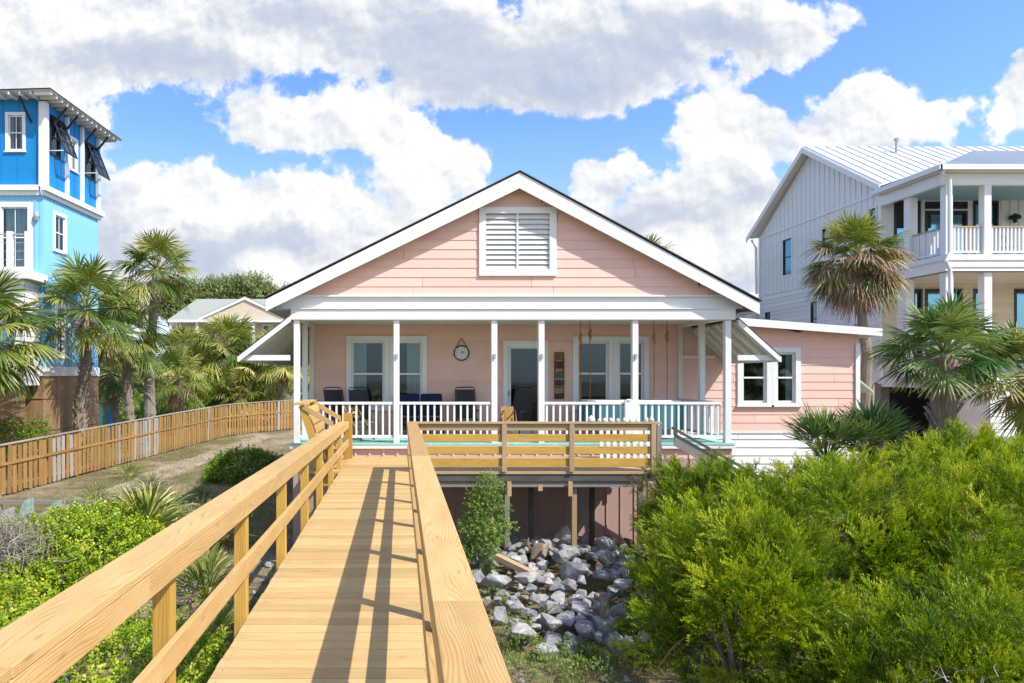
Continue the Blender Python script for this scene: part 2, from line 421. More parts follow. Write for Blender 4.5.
paint('white_cloth', (0.78, 0.78, 0.76), var=0.04, rough=0.9)
paint('rope', (0.30, 0.17, 0.06), var=0.2, rough=0.9, scale=30)
paint('clock_face', (0.72, 0.80, 0.80), var=0.03)
paint('clock_ink', (0.10, 0.11, 0.12), var=0.1)
paint('clock_red', (0.5, 0.08, 0.09), var=0.1)
paint('sign_board', (0.10, 0.045, 0.035), var=0.5, rough=0.8, scale=7)
paint('sign_grey', (0.10, 0.11, 0.11), var=0.3, rough=0.8, scale=7)
paint('sign_ochre', (0.24, 0.13, 0.03), var=0.4, rough=0.8, scale=9)
paint('sign_ink', (0.62, 0.55, 0.42), var=0.1)
paint('sign_gold', (0.75, 0.52, 0.10), var=0.1)
paint('coral_cloth', (0.62, 0.16, 0.10), var=0.15, rough=0.95)
paint('blue_plastic', (0.03, 0.33, 0.75), var=0.1, rough=0.4)
paint('green_plastic', (0.20, 0.40, 0.26), var=0.1, rough=0.5)
paint('shell', (0.78, 0.70, 0.60), var=0.15, rough=0.5, scale=20)
paint('shutter_green', (0.42, 0.58, 0.50), var=0.05)
paint('galvanized', (0.40, 0.42, 0.44), var=0.1, rough=0.4)
paint('slate_stone', (0.30, 0.40, 0.36), var=0.3, rough=0.8, scale=9)
wood('new_wood', (0.66, 0.44, 0.185), (0.43, 0.235, 0.07), ring=0.42, freq=23)
wood('deck_wood', (0.68, 0.47, 0.21), (0.44, 0.26, 0.09), ring=0.34, freq=19)
wood('post_wood', (0.62, 0.39, 0.09), (0.38, 0.20, 0.035), ring=0.4, freq=15)
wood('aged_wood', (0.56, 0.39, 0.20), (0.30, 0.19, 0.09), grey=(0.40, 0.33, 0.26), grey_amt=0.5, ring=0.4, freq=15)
wood('grey_wood', (0.32, 0.29, 0.25), (0.14, 0.12, 0.10), grey=(0.30, 0.29, 0.28), grey_amt=0.7, ring=0.4, freq=15)
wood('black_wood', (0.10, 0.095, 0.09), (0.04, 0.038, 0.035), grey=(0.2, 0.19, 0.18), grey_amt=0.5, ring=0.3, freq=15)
wood('picket_wood', (0.44, 0.26, 0.09), (0.24, 0.12, 0.04), ring=0.35, freq=12)
wood('picket_grey', (0.46, 0.42, 0.36), (0.30, 0.25, 0.19), ring=0.35, freq=12)
wood('skirt_wood', (0.40, 0.25, 0.13), (0.22, 0.13, 0.065), ring=0.35, freq=12)
wood('bark', (0.30, 0.25, 0.20), (0.12, 0.09, 0.07), grey=(0.36, 0.32, 0.28), grey_amt=0.7, ring=0.4, knots=False, rough=0.9, freq=9)
wood('bark_boots', (0.26, 0.20, 0.14), (0.09, 0.065, 0.045), grey=(0.42, 0.37, 0.30), grey_amt=0.6, ring=0.4, knots=False, rough=0.9, freq=9)
glass('pane_dark', tint=(0.78, 0.84, 0.84), refl=0.05, gcol=(0.5, 0.6, 0.68))
glass('pane_blue', tint=(0.72, 0.92, 0.94), refl=0.28, rough=0.06, gcol=(0.42, 0.70, 0.82))
rocky('granite', (0.20, 0.20, 0.20), (0.45, 0.44, 0.42), (0.74, 0.72, 0.68))
rocky('brown_stone', (0.22, 0.14, 0.09), (0.36, 0.25, 0.16), (0.48, 0.38, 0.27))
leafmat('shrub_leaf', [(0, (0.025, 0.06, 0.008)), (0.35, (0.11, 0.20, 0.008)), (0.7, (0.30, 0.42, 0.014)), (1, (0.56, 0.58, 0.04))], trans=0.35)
leafmat('shrub_bright', [(0, (0.05, 0.11, 0.012)), (0.45, (0.13, 0.25, 0.02)), (1, (0.30, 0.42, 0.05))], trans=0.35)
leafmat('vine_leaf', [(0, (0.05, 0.12, 0.010)), (0.4, (0.18, 0.31, 0.012)), (0.75, (0.34, 0.46, 0.022)), (1, (0.55, 0.55, 0.06))], trans=0.3, rough=0.4)
leafmat('oak_leaf', [(0, (0.08, 0.12, 0.03)), (0.5, (0.20, 0.26, 0.08)), (1, (0.36, 0.40, 0.14))], trans=0.25)
leafmat('young_leaf', [(0, (0.08, 0.16, 0.03)), (0.5, (0.20, 0.33, 0.06)), (1, (0.38, 0.50, 0.12))], trans=0.35)
leafmat('palm_leaf', [(0, (0.04, 0.085, 0.02)), (0.4, (0.12, 0.19, 0.035)), (0.72, (0.30, 0.33, 0.06)), (1, (0.62, 0.54, 0.20))], trans=0.25, rough=0.38)
leafmat('palm_blue', [(0, (0.035, 0.09, 0.03)), (0.5, (0.12, 0.22, 0.06)), (1, (0.44, 0.50, 0.18))], trans=0.22, rough=0.35)
leafmat('palm_dead', [(0, (0.16, 0.09, 0.05)), (0.5, (0.38, 0.25, 0.15)), (1, (0.58, 0.46, 0.30))], trans=0.15, rough=0.8)
leafmat('twig', [(0, (0.10, 0.08, 0.06)), (0.5, (0.26, 0.22, 0.18)), (1, (0.48, 0.43, 0.38))], trans=0.0, rough=0.9)
leafmat('grass_blade', [(0, (0.07, 0.12, 0.02)), (0.5, (0.20, 0.27, 0.05)), (1, (0.46, 0.40, 0.16))], trans=0.3)
leafmat('dry_litter', [(0, (0.12, 0.08, 0.05)), (0.5, (0.32, 0.23, 0.14)), (1, (0.55, 0.45, 0.30))], trans=0.0, rough=0.9)
leafmat('red_shrub', [(0, (0.07, 0.06, 0.03)), (0.35, (0.16, 0.12, 0.05)), (0.7, (0.22, 0.26, 0.05)), (1, (0.34, 0.22, 0.12))], trans=0.25)

def ground_material():
    m, nt, out = _new('ground_mix')
    tc = N(nt, 'ShaderNodeTexCoord')
    n1 = N(nt, 'ShaderNodeTexNoise', i_Scale=0.35, i_Detail=8.0, i_Roughness=0.7)
    n2 = N(nt, 'ShaderNodeTexNoise', i_Scale=9.0, i_Detail=6.0, i_Roughness=0.75)
    n3 = N(nt, 'ShaderNodeTexNoise', i_Scale=60.0, i_Detail=3.0, i_Roughness=0.75)
    for n in (n1, n2, n3): nt.links.new(tc.outputs['Object'], n.inputs[0])
    sand = ramp(nt, n2.outputs[0], [(0.3, (0.30, 0.22, 0.15)), (0.6, (0.50, 0.39, 0.27))])
    grass = ramp(nt, n2.outputs[0], [(0.3, (0.11, 0.09, 0.04)), (0.65, (0.27, 0.22, 0.09))])
    f = ramp(nt, n1.outputs[0], [(0.42, (0, 0, 0)), (0.56, (1, 1, 1))])
    c = mixc(nt, f, sand, grass)
    c = mixc(nt, 1.0, c, ramp(nt, n3.outputs[0], [(0.35, (0.55, 0.52, 0.5)), (0.62, (1, 1, 1))]), 'MULTIPLY')
    b = N(nt, 'ShaderNodeBsdfPrincipled', i_Roughness=0.95); nt.links.new(c, b.inputs['Base Color'])
    bp = N(nt, 'ShaderNodeBump', i_Strength=0.7, i_Distance=0.06)
    nt.links.new(math_(nt, 'ADD', n2.outputs[0], math_(nt, 'MULTIPLY', n3.outputs[0], 0.4)), bp.inputs['Height'])
    nt.links.new(bp.outputs[0], b.inputs['Normal']); nt.links.new(b.outputs[0], out.inputs[0])
ground_material()
paint('path_sand', (0.42, 0.33, 0.24), var=0.14, rough=0.95, scale=5, bump=0.6, spec=0.1)
paint('mulch', (0.34, 0.16, 0.07), var=0.3, rough=0.95, scale=14, bump=0.8, spec=0.1)
paint('lawn', (0.16, 0.24, 0.04), var=0.3, rough=0.95, scale=9, bump=0.8, spec=0.1)

# ================================================================ camera, light, sky
cam = bpy.data.cameras.new('camera'); co = bpy.data.objects.new('camera', cam); COL.objects.link(co)
co.location = (0, 0, 1.8); co.rotation_euler = (math.radians(90), 0, 0)
cam.sensor_width = 36; cam.lens = F/1024*36
cam.shift_x = (512-400)/1024; cam.shift_y = (375-341.5)/1024
cam.clip_start = 0.05; cam.clip_end = 2000
S.camera = co
SUN = Vector((0.70, -0.52, 1.0)).normalized()
sl = bpy.data.lights.new('sun', 'SUN'); so = bpy.data.objects.new('sun', sl); COL.objects.link(so)
sl.energy = 4.0; sl.angle = math.radians(0.5); sl.color = (1.0, 0.95, 0.87)
so.rotation_euler = (-SUN).to_track_quat('-Z', 'Y').to_euler(); so.location = (20, -15, 30)

W = bpy.data.worlds.new('World'); S.world = W; W.use_nodes = True
nt = W.node_tree; nt.nodes.clear()
wo = nt.nodes.new('ShaderNodeOutputWorld'); bg = nt.nodes.new('ShaderNodeBackground')
sky = nt.nodes.new('ShaderNodeTexSky'); sky.sky_type = 'NISHITA'; sky.sun_disc = False
sky.sun_elevation = math.asin(SUN.z); sky.sun_rotation = math.atan2(SUN.x, SUN.y)
sky.air_density = 1.0; sky.dust_density = 0.6; sky.ozone_density = 2.0
tc = nt.nodes.new('ShaderNodeTexCoord')
sp = nt.nodes.new('ShaderNodeSeparateXYZ'); nt.links.new(tc.outputs['Generated'], sp.inputs[0])
# cloud layer laid out by sky direction: (azimuth slope, elevation slope) relative to +Y
ay = math_(nt, 'MAXIMUM', math_(nt, 'ABSOLUTE', sp.outputs[1]), 0.12)
U = math_(nt, 'DIVIDE', sp.outputs[0], ay); V_ = math_(nt, 'DIVIDE', sp.outputs[2], ay)
cv = nt.nodes.new('ShaderNodeCombineXYZ'); nt.links.new(U, cv.inputs[0]); nt.links.new(V_, cv.inputs[1])
def fbm(vecsock, scale, detail=8, rough=0.58, dist=0.0, off=(0, 0, 0), sc=(1, 1, 1)):
    mp = nt.nodes.new('ShaderNodeMapping'); mp.inputs['Location'].default_value = off; mp.inputs['Scale'].default_value = sc
    nt.links.new(vecsock, mp.inputs[0])
    n = N(nt, 'ShaderNodeTexNoise', i_Scale=scale, i_Detail=float(detail), i_Roughness=rough, i_Distortion=dist)
    nt.links.new(mp.outputs[0], n.inputs[0]); return n.outputs[0]
# warp the coordinates so the cloud masses get irregular outlines
wn = N(nt, 'ShaderNodeTexNoise', i_Scale=3.2, i_Detail=5.0, i_Roughness=0.6); nt.links.new(cv.outputs[0], wn.inputs[0])
ws = N(nt, 'ShaderNodeVectorMath', operation='SUBTRACT'); nt.links.new(wn.outputs['Color'], ws.inputs[0]); ws.inputs[1].default_value = (.5, .5, .5)
wm = N(nt, 'ShaderNodeVectorMath', operation='SCALE'); nt.links.new(ws.outputs[0], wm.inputs[0]); wm.inputs['Scale'].default_value = 0.22
wa = N(nt, 'ShaderNodeVectorMath', operation='ADD'); nt.links.new(cv.outputs[0], wa.inputs[0]); nt.links.new(wm.outputs[0], wa.inputs[1])
def blobs(lst):
    acc = None
    for (px, py, rx, ry, wgt) in lst:
        mp = nt.nodes.new('ShaderNodeMapping'); mp.vector_type = 'POINT'
        cx, cy, sx, sy = (px-400)/F, (375-py)/F, F/rx, F/ry
        mp.inputs['Scale'].default_value = (sx, sy, 0); mp.inputs['Location'].default_value = (-cx*sx, -cy*sy, 0)
        nt.links.new(wa.outputs[0], mp.inputs[0])
        ln = N(nt, 'ShaderNodeVectorMath', operation='LENGTH'); nt.links.new(mp.outputs[0], ln.inputs[0])
        v = math_(nt, 'MULTIPLY', math_(nt, 'SUBTRACT', 1.25, ln.outputs['Value']), wgt)
        acc = v if acc is None else math_(nt, 'SMOOTH_MAX', acc, v, 0.25)
    return acc
CL = [(90, 55, 150, 62, 1), (30, 20, 160, 55, 1), (330, 30, 130, 45, 1), (540, 55, 190, 62, 1), (720, 15, 130, 45, 1),
      (320, 130, 110, 42, 1), (440, 175, 65, 38, .9), (300, 225, 130, 45, 1.1), (190, 235, 110, 60, 1), (230, 275, 200, 45, .9),
      (600, 195, 34, 32, 1), (700, 225, 78, 40, 1.05), (740, 135, 75, 42, .95), (870, 122, 95, 34, .9), (770, 200, 80, 42, .95),
      (1010, 95, 40, 48, 1), (560, 240, 200, 40, .7), (760, 265, 90, 40, 1), (-250, 100, 260, 130, .8), (1300, 160, 220, 120, .8), (420, -330, 700, 190, .55), (1100, -200, 300, 120, .6)]
Fb = blobs(CL)
n1 = fbm(cv.outputs[0], 5.0, 8, 0.56, 0.2)
n2 = fbm(cv.outputs[0], 22.0, 5, 0.62, 0.2)
dens = math_(nt, 'ADD', Fb, math_(nt, 'MULTIPLY', math_(nt, 'SUBTRACT', n1, 0.5), 2.1))
dens = math_(nt, 'SUBTRACT', math_(nt, 'ADD', dens, math_(nt, 'MULTIPLY', math_(nt, 'SUBTRACT', n2, 0.5), 0.75)), 0.08)
cov = ramp(nt, dens, [(0.03, (0, 0, 0)), (0.10, (0.25,)*3), (0.18, (0.85,)*3), (0.34, (1, 1, 1))])
# shading: noise sampled a little towards the sun gives lit tops and grey undersides
n1s = fbm(cv.outputs[0], 5.0, 8, 0.56, 0.2, off=(0.016, 0.035, 0))
n2s = fbm(cv.outputs[0], 22.0, 5, 0.62, 0.2, off=(0.006, 0.010, 0))
dl = math_(nt, 'ADD', math_(nt, 'MULTIPLY', math_(nt, 'SUBTRACT', n1, n1s), 1.9), math_(nt, 'MULTIPLY', math_(nt, 'SUBTRACT', n2, n2s), 0.8))
GR = [(550, 66, 190, 46, 1.2), (130, 70, 130, 30, .9), (720, 24, 120, 30, 1.0), (420, 34, 140, 34, .8), (225, 250, 130, 22, 1), (110, 240, 50, 60, .5), (745, 190, 55, 30, .8), (640, 225, 50, 16, .7), (780, 285, 70, 25, .7), (300, 15, 120, 30, .8), (500, 215, 60, 15, .5)]
gr = ramp(nt, math_(nt, 'ADD', blobs(GR), math_(nt, 'MULTIPLY', math_(nt, 'SUBTRACT', n1, 0.5), 1.0)), [(0.05, (0, 0, 0)), (1.0, (1, 1, 1))])
lit = math_(nt, 'SUBTRACT', math_(nt, 'ADD', 0.80, dl), math_(nt, 'MULTIPLY', gr, 0.62))
lit = math_(nt, 'ADD', lit, math_(nt, 'MULTIPLY', math_(nt, 'SUBTRACT', n2, 0.5), 0.16))
CB = 1.0/0.10
cc = ramp(nt, lit, [(0.0, (0.050, 0.058, 0.075)), (0.4, (0.062, 0.068, 0.078)), (0.72, (0.088, 0.09, 0.093)), (1.0, (0.110, 0.110, 0.108))])
cs = N(nt, 'ShaderNodeVectorMath', operation='SCALE'); nt.links.new(cc, cs.inputs[0]); cs.inputs['Scale'].default_value = 45.5
skyc = N(nt, 'ShaderNodeHueSaturation', i_Saturation=1.12, i_Value=1.30, i_Hue=0.5)
nt.links.new(sky.outputs[0], skyc.inputs['Color'])
hz = ramp(nt, V_, [(0.0, (0.75,)*3), (0.14, (0.28,)*3), (0.38, (0, 0, 0))])
skyb = mixc(nt, 1.0, skyc.outputs[0], (0.74, 0.80, 0.93), 'MULTIPLY')
skyh = mixc(nt, hz, skyb, (3.5, 4.1, 4.8))
up = ramp(nt, V_, [(0.0, (0, 0, 0)), (0.02, (1, 1, 1))])
fin = mixc(nt, math_(nt, 'MULTIPLY', cov, up), skyh, cs.outputs[0])
nt.links.new(fin, bg.inputs[0]); bg.inputs[1].default_value = 0.15
nt.links.new(bg.outputs[0], wo.inputs[0])
S.view_settings.view_transform = 'Standard'; S.view_settings.look = 'None'
S.view_settings.exposure = 0.60; S.view_settings.gamma = 1.0; S.view_settings.use_curve_mapping = False

# ================================================================ ground
mb = MB()
xs = [-400, -60, -30, -15, -8, -4, 0, 4, 8, 15, 30, 60, 400]; ys = [-300, -30, -5, 0, 5, 10, 15, 20, 30, 50, 90, 150, 600]
for i in range(len(xs)-1):
    for j in range(len(ys)-1):
        mb.quad([(xs[i], ys[j], GZ), (xs[i+1], ys[j], GZ), (xs[i+1], ys[j+1], GZ), (xs[i], ys[j+1], GZ)])
mb.build('ground', 'ground_mix', kind='structure')
def strip(name, cl, wd, z, mat, seed=1):
    r = random.Random(seed); mb = MB(); L = []
    pts = [Vector(p) for p in cl]; P = []
    for i in range(len(pts)-1):
        for k in range(8): P.append(pts[i].lerp(pts[i+1], k/8))
    P.append(pts[-1])
    for i, p in enumerate(P):
        d = (P[min(i+1, len(P)-1)]-P[max(i-1, 0)]).normalized(); s_ = Vector((d.y, -d.x))
        w1, w2 = wd*(.5+r.uniform(-.12, .12)), wd*(.5+r.uniform(-.12, .12))
        L.append((p-s_*w1, p+s_*w2))
    for (a, b), (c, d) in zip(L, L[1:]):
        mb.quad([(a.x, a.y, z), (b.x, b.y, z), (d.x, d.y, z), (c.x, c.y, z)])
    return mb.build(name, mat, kind='structure')
strip('path', [(-8.6, 15), (-9.2, 20), (-9.0, 24), (-9.0, 28), (-8.6, 34), (-8.3, 42)], 1.3, GZ+.004, 'path_sand')
strip('lawn', [(-20, 26), (-16, 30), (-15, 36), (-13, 44)], 5.0, GZ+.004, 'lawn', 2)
strip('mulch_bed', [(-14.5, 36), (-13.5, 42), (-12.5, 50)], 3.0, GZ+.009, 'mulch', 3)

# ================================================================ boardwalk
bw = thing('boardwalk', 'raised yellow pine boardwalk with handrails leading straight to the pink house', 'boardwalk', (-0.45, 6.0, 0))
mb = MB(); y = -2.0; W_ = 0.138
while y < 14.84:
    mb.box(-1.13+random.uniform(-.006, .006), 0.235+random.uniform(-.006, .006), y, y+W_, -0.038, random.uniform(-.001, .001)); y += W_+0.005
y = -2.0+W_/2
while y < 14.84:
    for x in (-1.08, -0.45, 0.16):
        for s_ in (-.035, .035):
            cx_, cy_ = x+random.uniform(-.008, .008), y+s_; r_ = .0055
            mb.quad([(cx_+r_*math.cos(a*math.pi/3), cy_+r_*math.sin(a*math.pi/3), .0018) for a in range(6)], None, 0, 1)
    y += W_+.005
mb.build('deck_boards', ['deck_wood', 'grey_wood'], bw)
for x in (-1.08, -0.45, 0.16):
    mb = MB(); mb.box(x-.02, x+.02, -2, 14.8, -.28, -.04); mb.build('joist', 'aged_wood', bw)
# left rail (drops slightly away from the camera)
def zl(y): return 0.975-(y-2.2)*0.0138
left_posts = [-1.4, .2, 1.75, 3.38, 5.02, 6.72, 8.35, 9.9, 11.5, 13.1]
for y in left_posts:
    mb = MB(); mb.box(-1.225, -1.135, y-.045, y+.045, -.30, zl(y)-.04); mb.build('rail_post', 'post_wood', bw, bevel=.004)
    mb = MB(); mb.box(-1.225, -1.135, y-.045, y+.045, GZ-.2, -.302); mb.build('support_post', 'aged_wood', bw)
mb = MB(); mb.box(-1.215, -1.03, 14.5, 14.62, -.30, .98); mb.build('end_post', 'post_wood', bw, bevel=.005)
def railseg(x, w, h, za, segs, name, mat, up_z=0):
    for a, b in zip(segs, segs[1:]):
        mb = MB(); mb.beam((x, a+.002, za(a)), (x, b-.002, za(b)), w, h); mb.build(name, mat, bw, bevel=.004)
railseg(-1.195, .205, .038, lambda y: zl(y)-.019, [-1.4, 1.9, 6.0, 10.35, 14.49], 'handrail_cap', 'new_wood')
railseg(-1.112, .036, .108, lambda y: zl(y)-.040-.054, [-1.4, 2.95, 7.45, 11.8, 14.49], 'handrail_apron', 'new_wood')
railseg(-1.112, .036, .135, lambda y: zl(y)*.5-.045, [-1.4, 3.1, 7.45, 11.8, 14.49], 'mid_rail', 'new_wood')
# right rail
right_posts = [-1.0, .5, 2.0, 3.5, 5.0, 6.5, 8.0, 9.5, 11.0]
for y in right_posts:
    mb = MB(); mb.box(.165, .255, y-.045, y+.045, .002, .885); mb.build('rail_post', 'post_wood', bw, bevel=.004)
    mb = MB(); mb.box(.165, .255, y-.045, y+.045, GZ-.2, -.04); mb.build('support_post', 'aged_wood', bw)
railseg(.222, .195, .038, lambda y: .906, [-1.4, 2.62, 7.3, 12.56], 'handrail_cap', 'new_wood')
railseg(.147, .034, .13, lambda y: .82, [-1.4, 3.5, 8.0, 12.56], 'handrail_apron', 'new_wood')
railseg(.147, .034, .13, lambda y: .415, [-1.4, 3.5, 8.0, 12.56], 'mid_rail', 'new_wood')

# ================================================================ side deck with rail
sd = thing('side_deck', 'weathered raised platform with three board yellow rail in front of the porch', 'deck', (2.7, 13.7, 0))
mb = MB(); y = 12.66
while y < 14.84:
    mb.box(.245, 5.16, y, y+.138, -.036, random.uniform(-.001, .001)); y += .143
mb.build('deck_boards', 'aged_wood', sd, bevel=.003)
mb = MB(); mb.box(.24, 5.16, 12.60, 12.655, -.05, -.003, tint=1); mb.build('edge_board', 'aged_wood', sd)
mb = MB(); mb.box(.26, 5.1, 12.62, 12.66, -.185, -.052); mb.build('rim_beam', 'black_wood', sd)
mb = MB(); mb.box(.26, 4.5, 12.655, 12.72, -.30, -.19); mb.build('lower_beam', 'grey_wood', sd)
for y in (13.2, 13.8, 14.4):
    mb = MB(); mb.box(.26, 5.1, y-.02, y+.02, -.2, -.04); mb.build('joist', 'black_wood', sd)
# support posts
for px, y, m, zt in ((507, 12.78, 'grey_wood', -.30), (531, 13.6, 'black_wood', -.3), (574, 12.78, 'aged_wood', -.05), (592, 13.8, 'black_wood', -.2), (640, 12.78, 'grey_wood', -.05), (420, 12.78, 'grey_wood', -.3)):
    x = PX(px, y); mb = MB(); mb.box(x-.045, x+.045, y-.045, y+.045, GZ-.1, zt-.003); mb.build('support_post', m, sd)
for px, y in ((509, 12.62), (540, 12.62), (570, 12.62)):
    x = PX(px, y); mb = MB(); mb.box(x-.04, x+.04, y-.045, y-.003, -.46 if px != 540 else -.36, -.19 if px != 540 else -.25, tint=1); mb.build('hanger_block', 'aged_wood', sd)
for px, nm in ((411, 'rail_post'), (504.5, 'rail_post'), (572, 'rail_post'), (654, 'rail_post')):
    x = PX(px, 12.55); mb = MB(); mb.box(x-.045, x+.045, 12.555, 12.597 if px not in (411, 654) else 12.64, -.045 if px == 411 else -.003, .883)
    mb.build(nm, 'aged_wood' if px != 411 else 'post_wood', sd, bevel=.003)
    if px == 654:
        mb = MB(); mb.box(x+.06, x+.15, 12.56, 12.65, -.003, .86, tint=.4); mb.build('rail_post', 'grey_wood', sd)
mb = MB(); mb.box(.125, PX(661, 12.6), 12.56, 12.70, .888, .925, tint=.6); mb.build('top_cap', 'aged_wood', sd, bevel=.004)
mb = MB(); mb.box(.26, PX(651, 12.6), 12.60, 12.636, .765, .885, tint=.3); mb.build('top_rail', 'aged_wood', sd)
for z0, z1 in ((.555, .695), (.325, .468), (.085, .245)):
    for a, b in ((408.5, 504.5), (504.5, 572), (572, 650)):
        mb = MB(); mb.box(PX(a, 12.6)+.003, PX(b, 12.6)-.003, 12.60, 12.636, z0, z1, tint=random.uniform(.5, 1)); mb.build('rail_board', 'post_wood', sd, bevel=.003)
# stairs descending to the right of the platform
stp = thing('deck_stairs', 'weathered wooden stairs going down from the right end of the platform', 'stairs', (5.7, 13.3, -1))
for y in (12.85, 14.3):
    mb = MB(); mb.beam((5.12, y, -.10), (7.5, y, -1.55), .04, .26, plumb=True); mb.build('stringer', 'grey_wood', stp)
for k in range(7):
    mb = MB(); x = 5.2+k*.33; z = -.15-k*.2; mb.box(x, x+.3, 12.88, 14.28, z-.04, z); mb.build('tread', 'aged_wood', stp)
mb = MB(); mb.beam((5.16, 12.78, .80), (6.75, 12.78, -.10), .09, .04); mb.build('handrail', 'black_wood', stp)
mb = MB(); mb.beam((5.2, 12.80, .58), (6.75, 12.80, -.30), .036, .24, plumb=True); mb.build('rail_board', 'grey_wood', stp)
for x, z in ((6.0, -.6), (6.72, -1.1)):
    mb = MB(); mb.box(x-.045, x+.045, 12.83, 12.92, z-.6, .78-(x-5.16)*.566-.03); mb.build('rail_post', 'grey_wood', stp)

# white picket gate leaning at the platform
wg = thing('picket_gate', 'white picket gate standing behind the platform rail below the porch', 'gate', (5.0, 14.5, 0))
for k in range(8):
    x = 4.28+k*.142; mb = MB(); mb.box(x, x+.075, 14.45, 14.47, .01, .80); mb.build('picket', 'white_paint', wg)
for z in (.2, .7):
    mb = MB(); mb.box(4.2, 5.42, 14.475, 14.51, z, z+.08); mb.build('rail', 'white_paint', wg)

# bench with a tall leaning back on the left of the boardwalk end
bn = thing('deck_bench', 'yellow pine bench with tall outward leaning back beside the boardwalk end', 'bench', (-1.6, 13.8, 0))
def lean(z): return -1.60-(z-.35)*.30
for y in (12.85, 14.35):
    mb = MB(); mb.beam((lean(-.3)+.02, y, -.3), (lean(1.22), y, 1.22), .09, .13, up=(1, 0, 0)); mb.build('back_post', 'post_wood', bn, bevel=.004)
for i, z in enumerate((.50, .68, .86, 1.04)):
    mb = MB(); mb.beam((lean(z+.07)+.08, 12.9, z+.07), (lean(z+.07)+.08, 14.4, z+.07), .03, .165, up=(-.29, 0, .96)); mb.build('back_board', 'new_wood', bn, bevel=.004)
mb = MB(); mb.box(-2.02, -1.80, 12.72, 14.55, 1.235, 1.272); mb.build('back_cap', 'new_wood', bn, bevel=.004)
for y in (12.80, 14.50):
    mb = MB(); mb.beam((-1.86, y, 1.21), (-1.27, y, .86), .038, .11, plumb=True); mb.build('arm_board', 'new_wood', bn, bevel=.004)
mb = MB(); mb.box(-1.68, -1.25, 12.9, 14.4, .38, .42); mb.build('seat', 'new_wood', bn, bevel=.004)
mb = MB(); mb.box(-1.66, -1.62, 12.9, 14.4, .02, .375); mb.build('seat_front', 'post_wood', bn)
mb = MB(); mb.box(-1.9, -1.14, 12.7, 14.6, -.06, -.02); mb.build('base_board', 'deck_wood', bn)
for y in (12.9, 14.35):
    mb = MB(); mb.box(-1.75, -1.66, y-.045, y+.045, GZ-.1, -.062); mb.build('leg', 'aged_wood', bn)
S.render.engine = 'CYCLES'
S.cycles.max_bounces = 6; S.cycles.diffuse_bounces = 2; S.cycles.glossy_bounces = 2; S.cycles.transparent_max_bounces = 8
W.cycles.sampling_method = 'MANUAL'; W.cycles.sample_map_resolution = 512
# ================================================================ wall tools
class Fr:
    """vertical wall frame: origin O, horizontal direction u, outward normal n"""
    def __init__(s, O, u, n): s.O, s.u, s.n = Vector(O), Vector(u).normalized(), Vector(n).normalized()
    def p(s, a, b, z): return s.O+s.u*a+s.n*b+Vector((0, 0, z))
    def box(s, mb, a0, a1, b0, b1, z0, z1, tint=None, mi=0):
        mb.obox(s.p(a0, b0, z0), s.u*(a1-a0), s.n*(b1-b0), (0, 0, z1-z0), tint, mi)
def siding(mb, fr, a0, a1, z0, z1, course, holes=(), clip=None, proud=0.02, flat=False):
    cuts = {z0, z1}
    if course:
        z = z0
        while z < z1: cuts.add(round(z, 5)); z += course
    for h in holes:
        for z in h[2:]:
            if z0 < z < z1: cuts.add(z)
    cuts = sorted(cuts); 
    for za, zb in zip(cuts, cuts[1:]):
        if zb-za < 1e-4: continue
        zm = (za+zb)/2; k = math.floor((za-z0+1e-4)/course) if course else 0; zs = z0+k*(course or 0)
        random.seed(int(k*13+a0*7)); tn = random.random()
        bf = (lambda z: proud*(1-(z-zs)/course)) if course and not flat else (lambda z: 0.0)
        segs = [(a0, a1)]
        for h in holes:
            if h[2] < zm < h[3]:
                ns = []
                for s0, s1 in segs:
                    if h[1] <= s0 or h[0] >= s1: ns.append((s0, s1)); continue
                    if h[0] > s0: ns.append((s0, h[0]))
                    if h[1] < s1: ns.append((h[1], s1))
                segs = ns
        if course and course > .2:
            jr = random.Random(int(k*31+a0*17+5)); js = []; j = a0+jr.uniform(.8, 3.6)
            while j < a1: js.append(j); j += jr.uniform(2.4, 4.2)
            ns = []
            for s0, s1 in segs:
                c0 = s0
                for j in js:
                    if c0+.05 < j < s1-.05: ns.append((c0, j-.003)); c0 = j+.003
                ns.append((c0, s1))
            segs = ns
        for s0, s1 in segs:
            tn = random.random(); A = [s0, s1]; B = [s0, s1]
            if clip:
                la, ha = clip(za); lb, hb = clip(zb)
                A = [max(s0, la), min(s1, ha)]; B = [max(s0, lb), min(s1, hb)]
                if A[1] <= A[0]: continue
                if B[1] <= B[0]: m = (A[0]+A[1])/2; B = [m, m+1e-4]
            pts = [fr.p(A[0], bf(za), za), fr.p(A[1], bf(za), za), fr.p(B[1], bf(zb), zb), fr.p(B[0], bf(zb), zb)]
            nn = (pts[1]-pts[0]).cross(pts[3]-pts[0])
            if nn.dot(fr.n) < 0: pts.reverse()
            mb.quad(pts, [(p[0]+p[1]+k*3.3, p[2]) for p in pts], tn)
            if course and not flat and abs(za-zs) < 1e-3:
                q = [fr.p(A[0], bf(za), za), fr.p(A[1], bf(za), za), fr.p(A[1], -.002, za), fr.p(A[0], -.002, za)]
                mb.quad(q, None, 0.0)
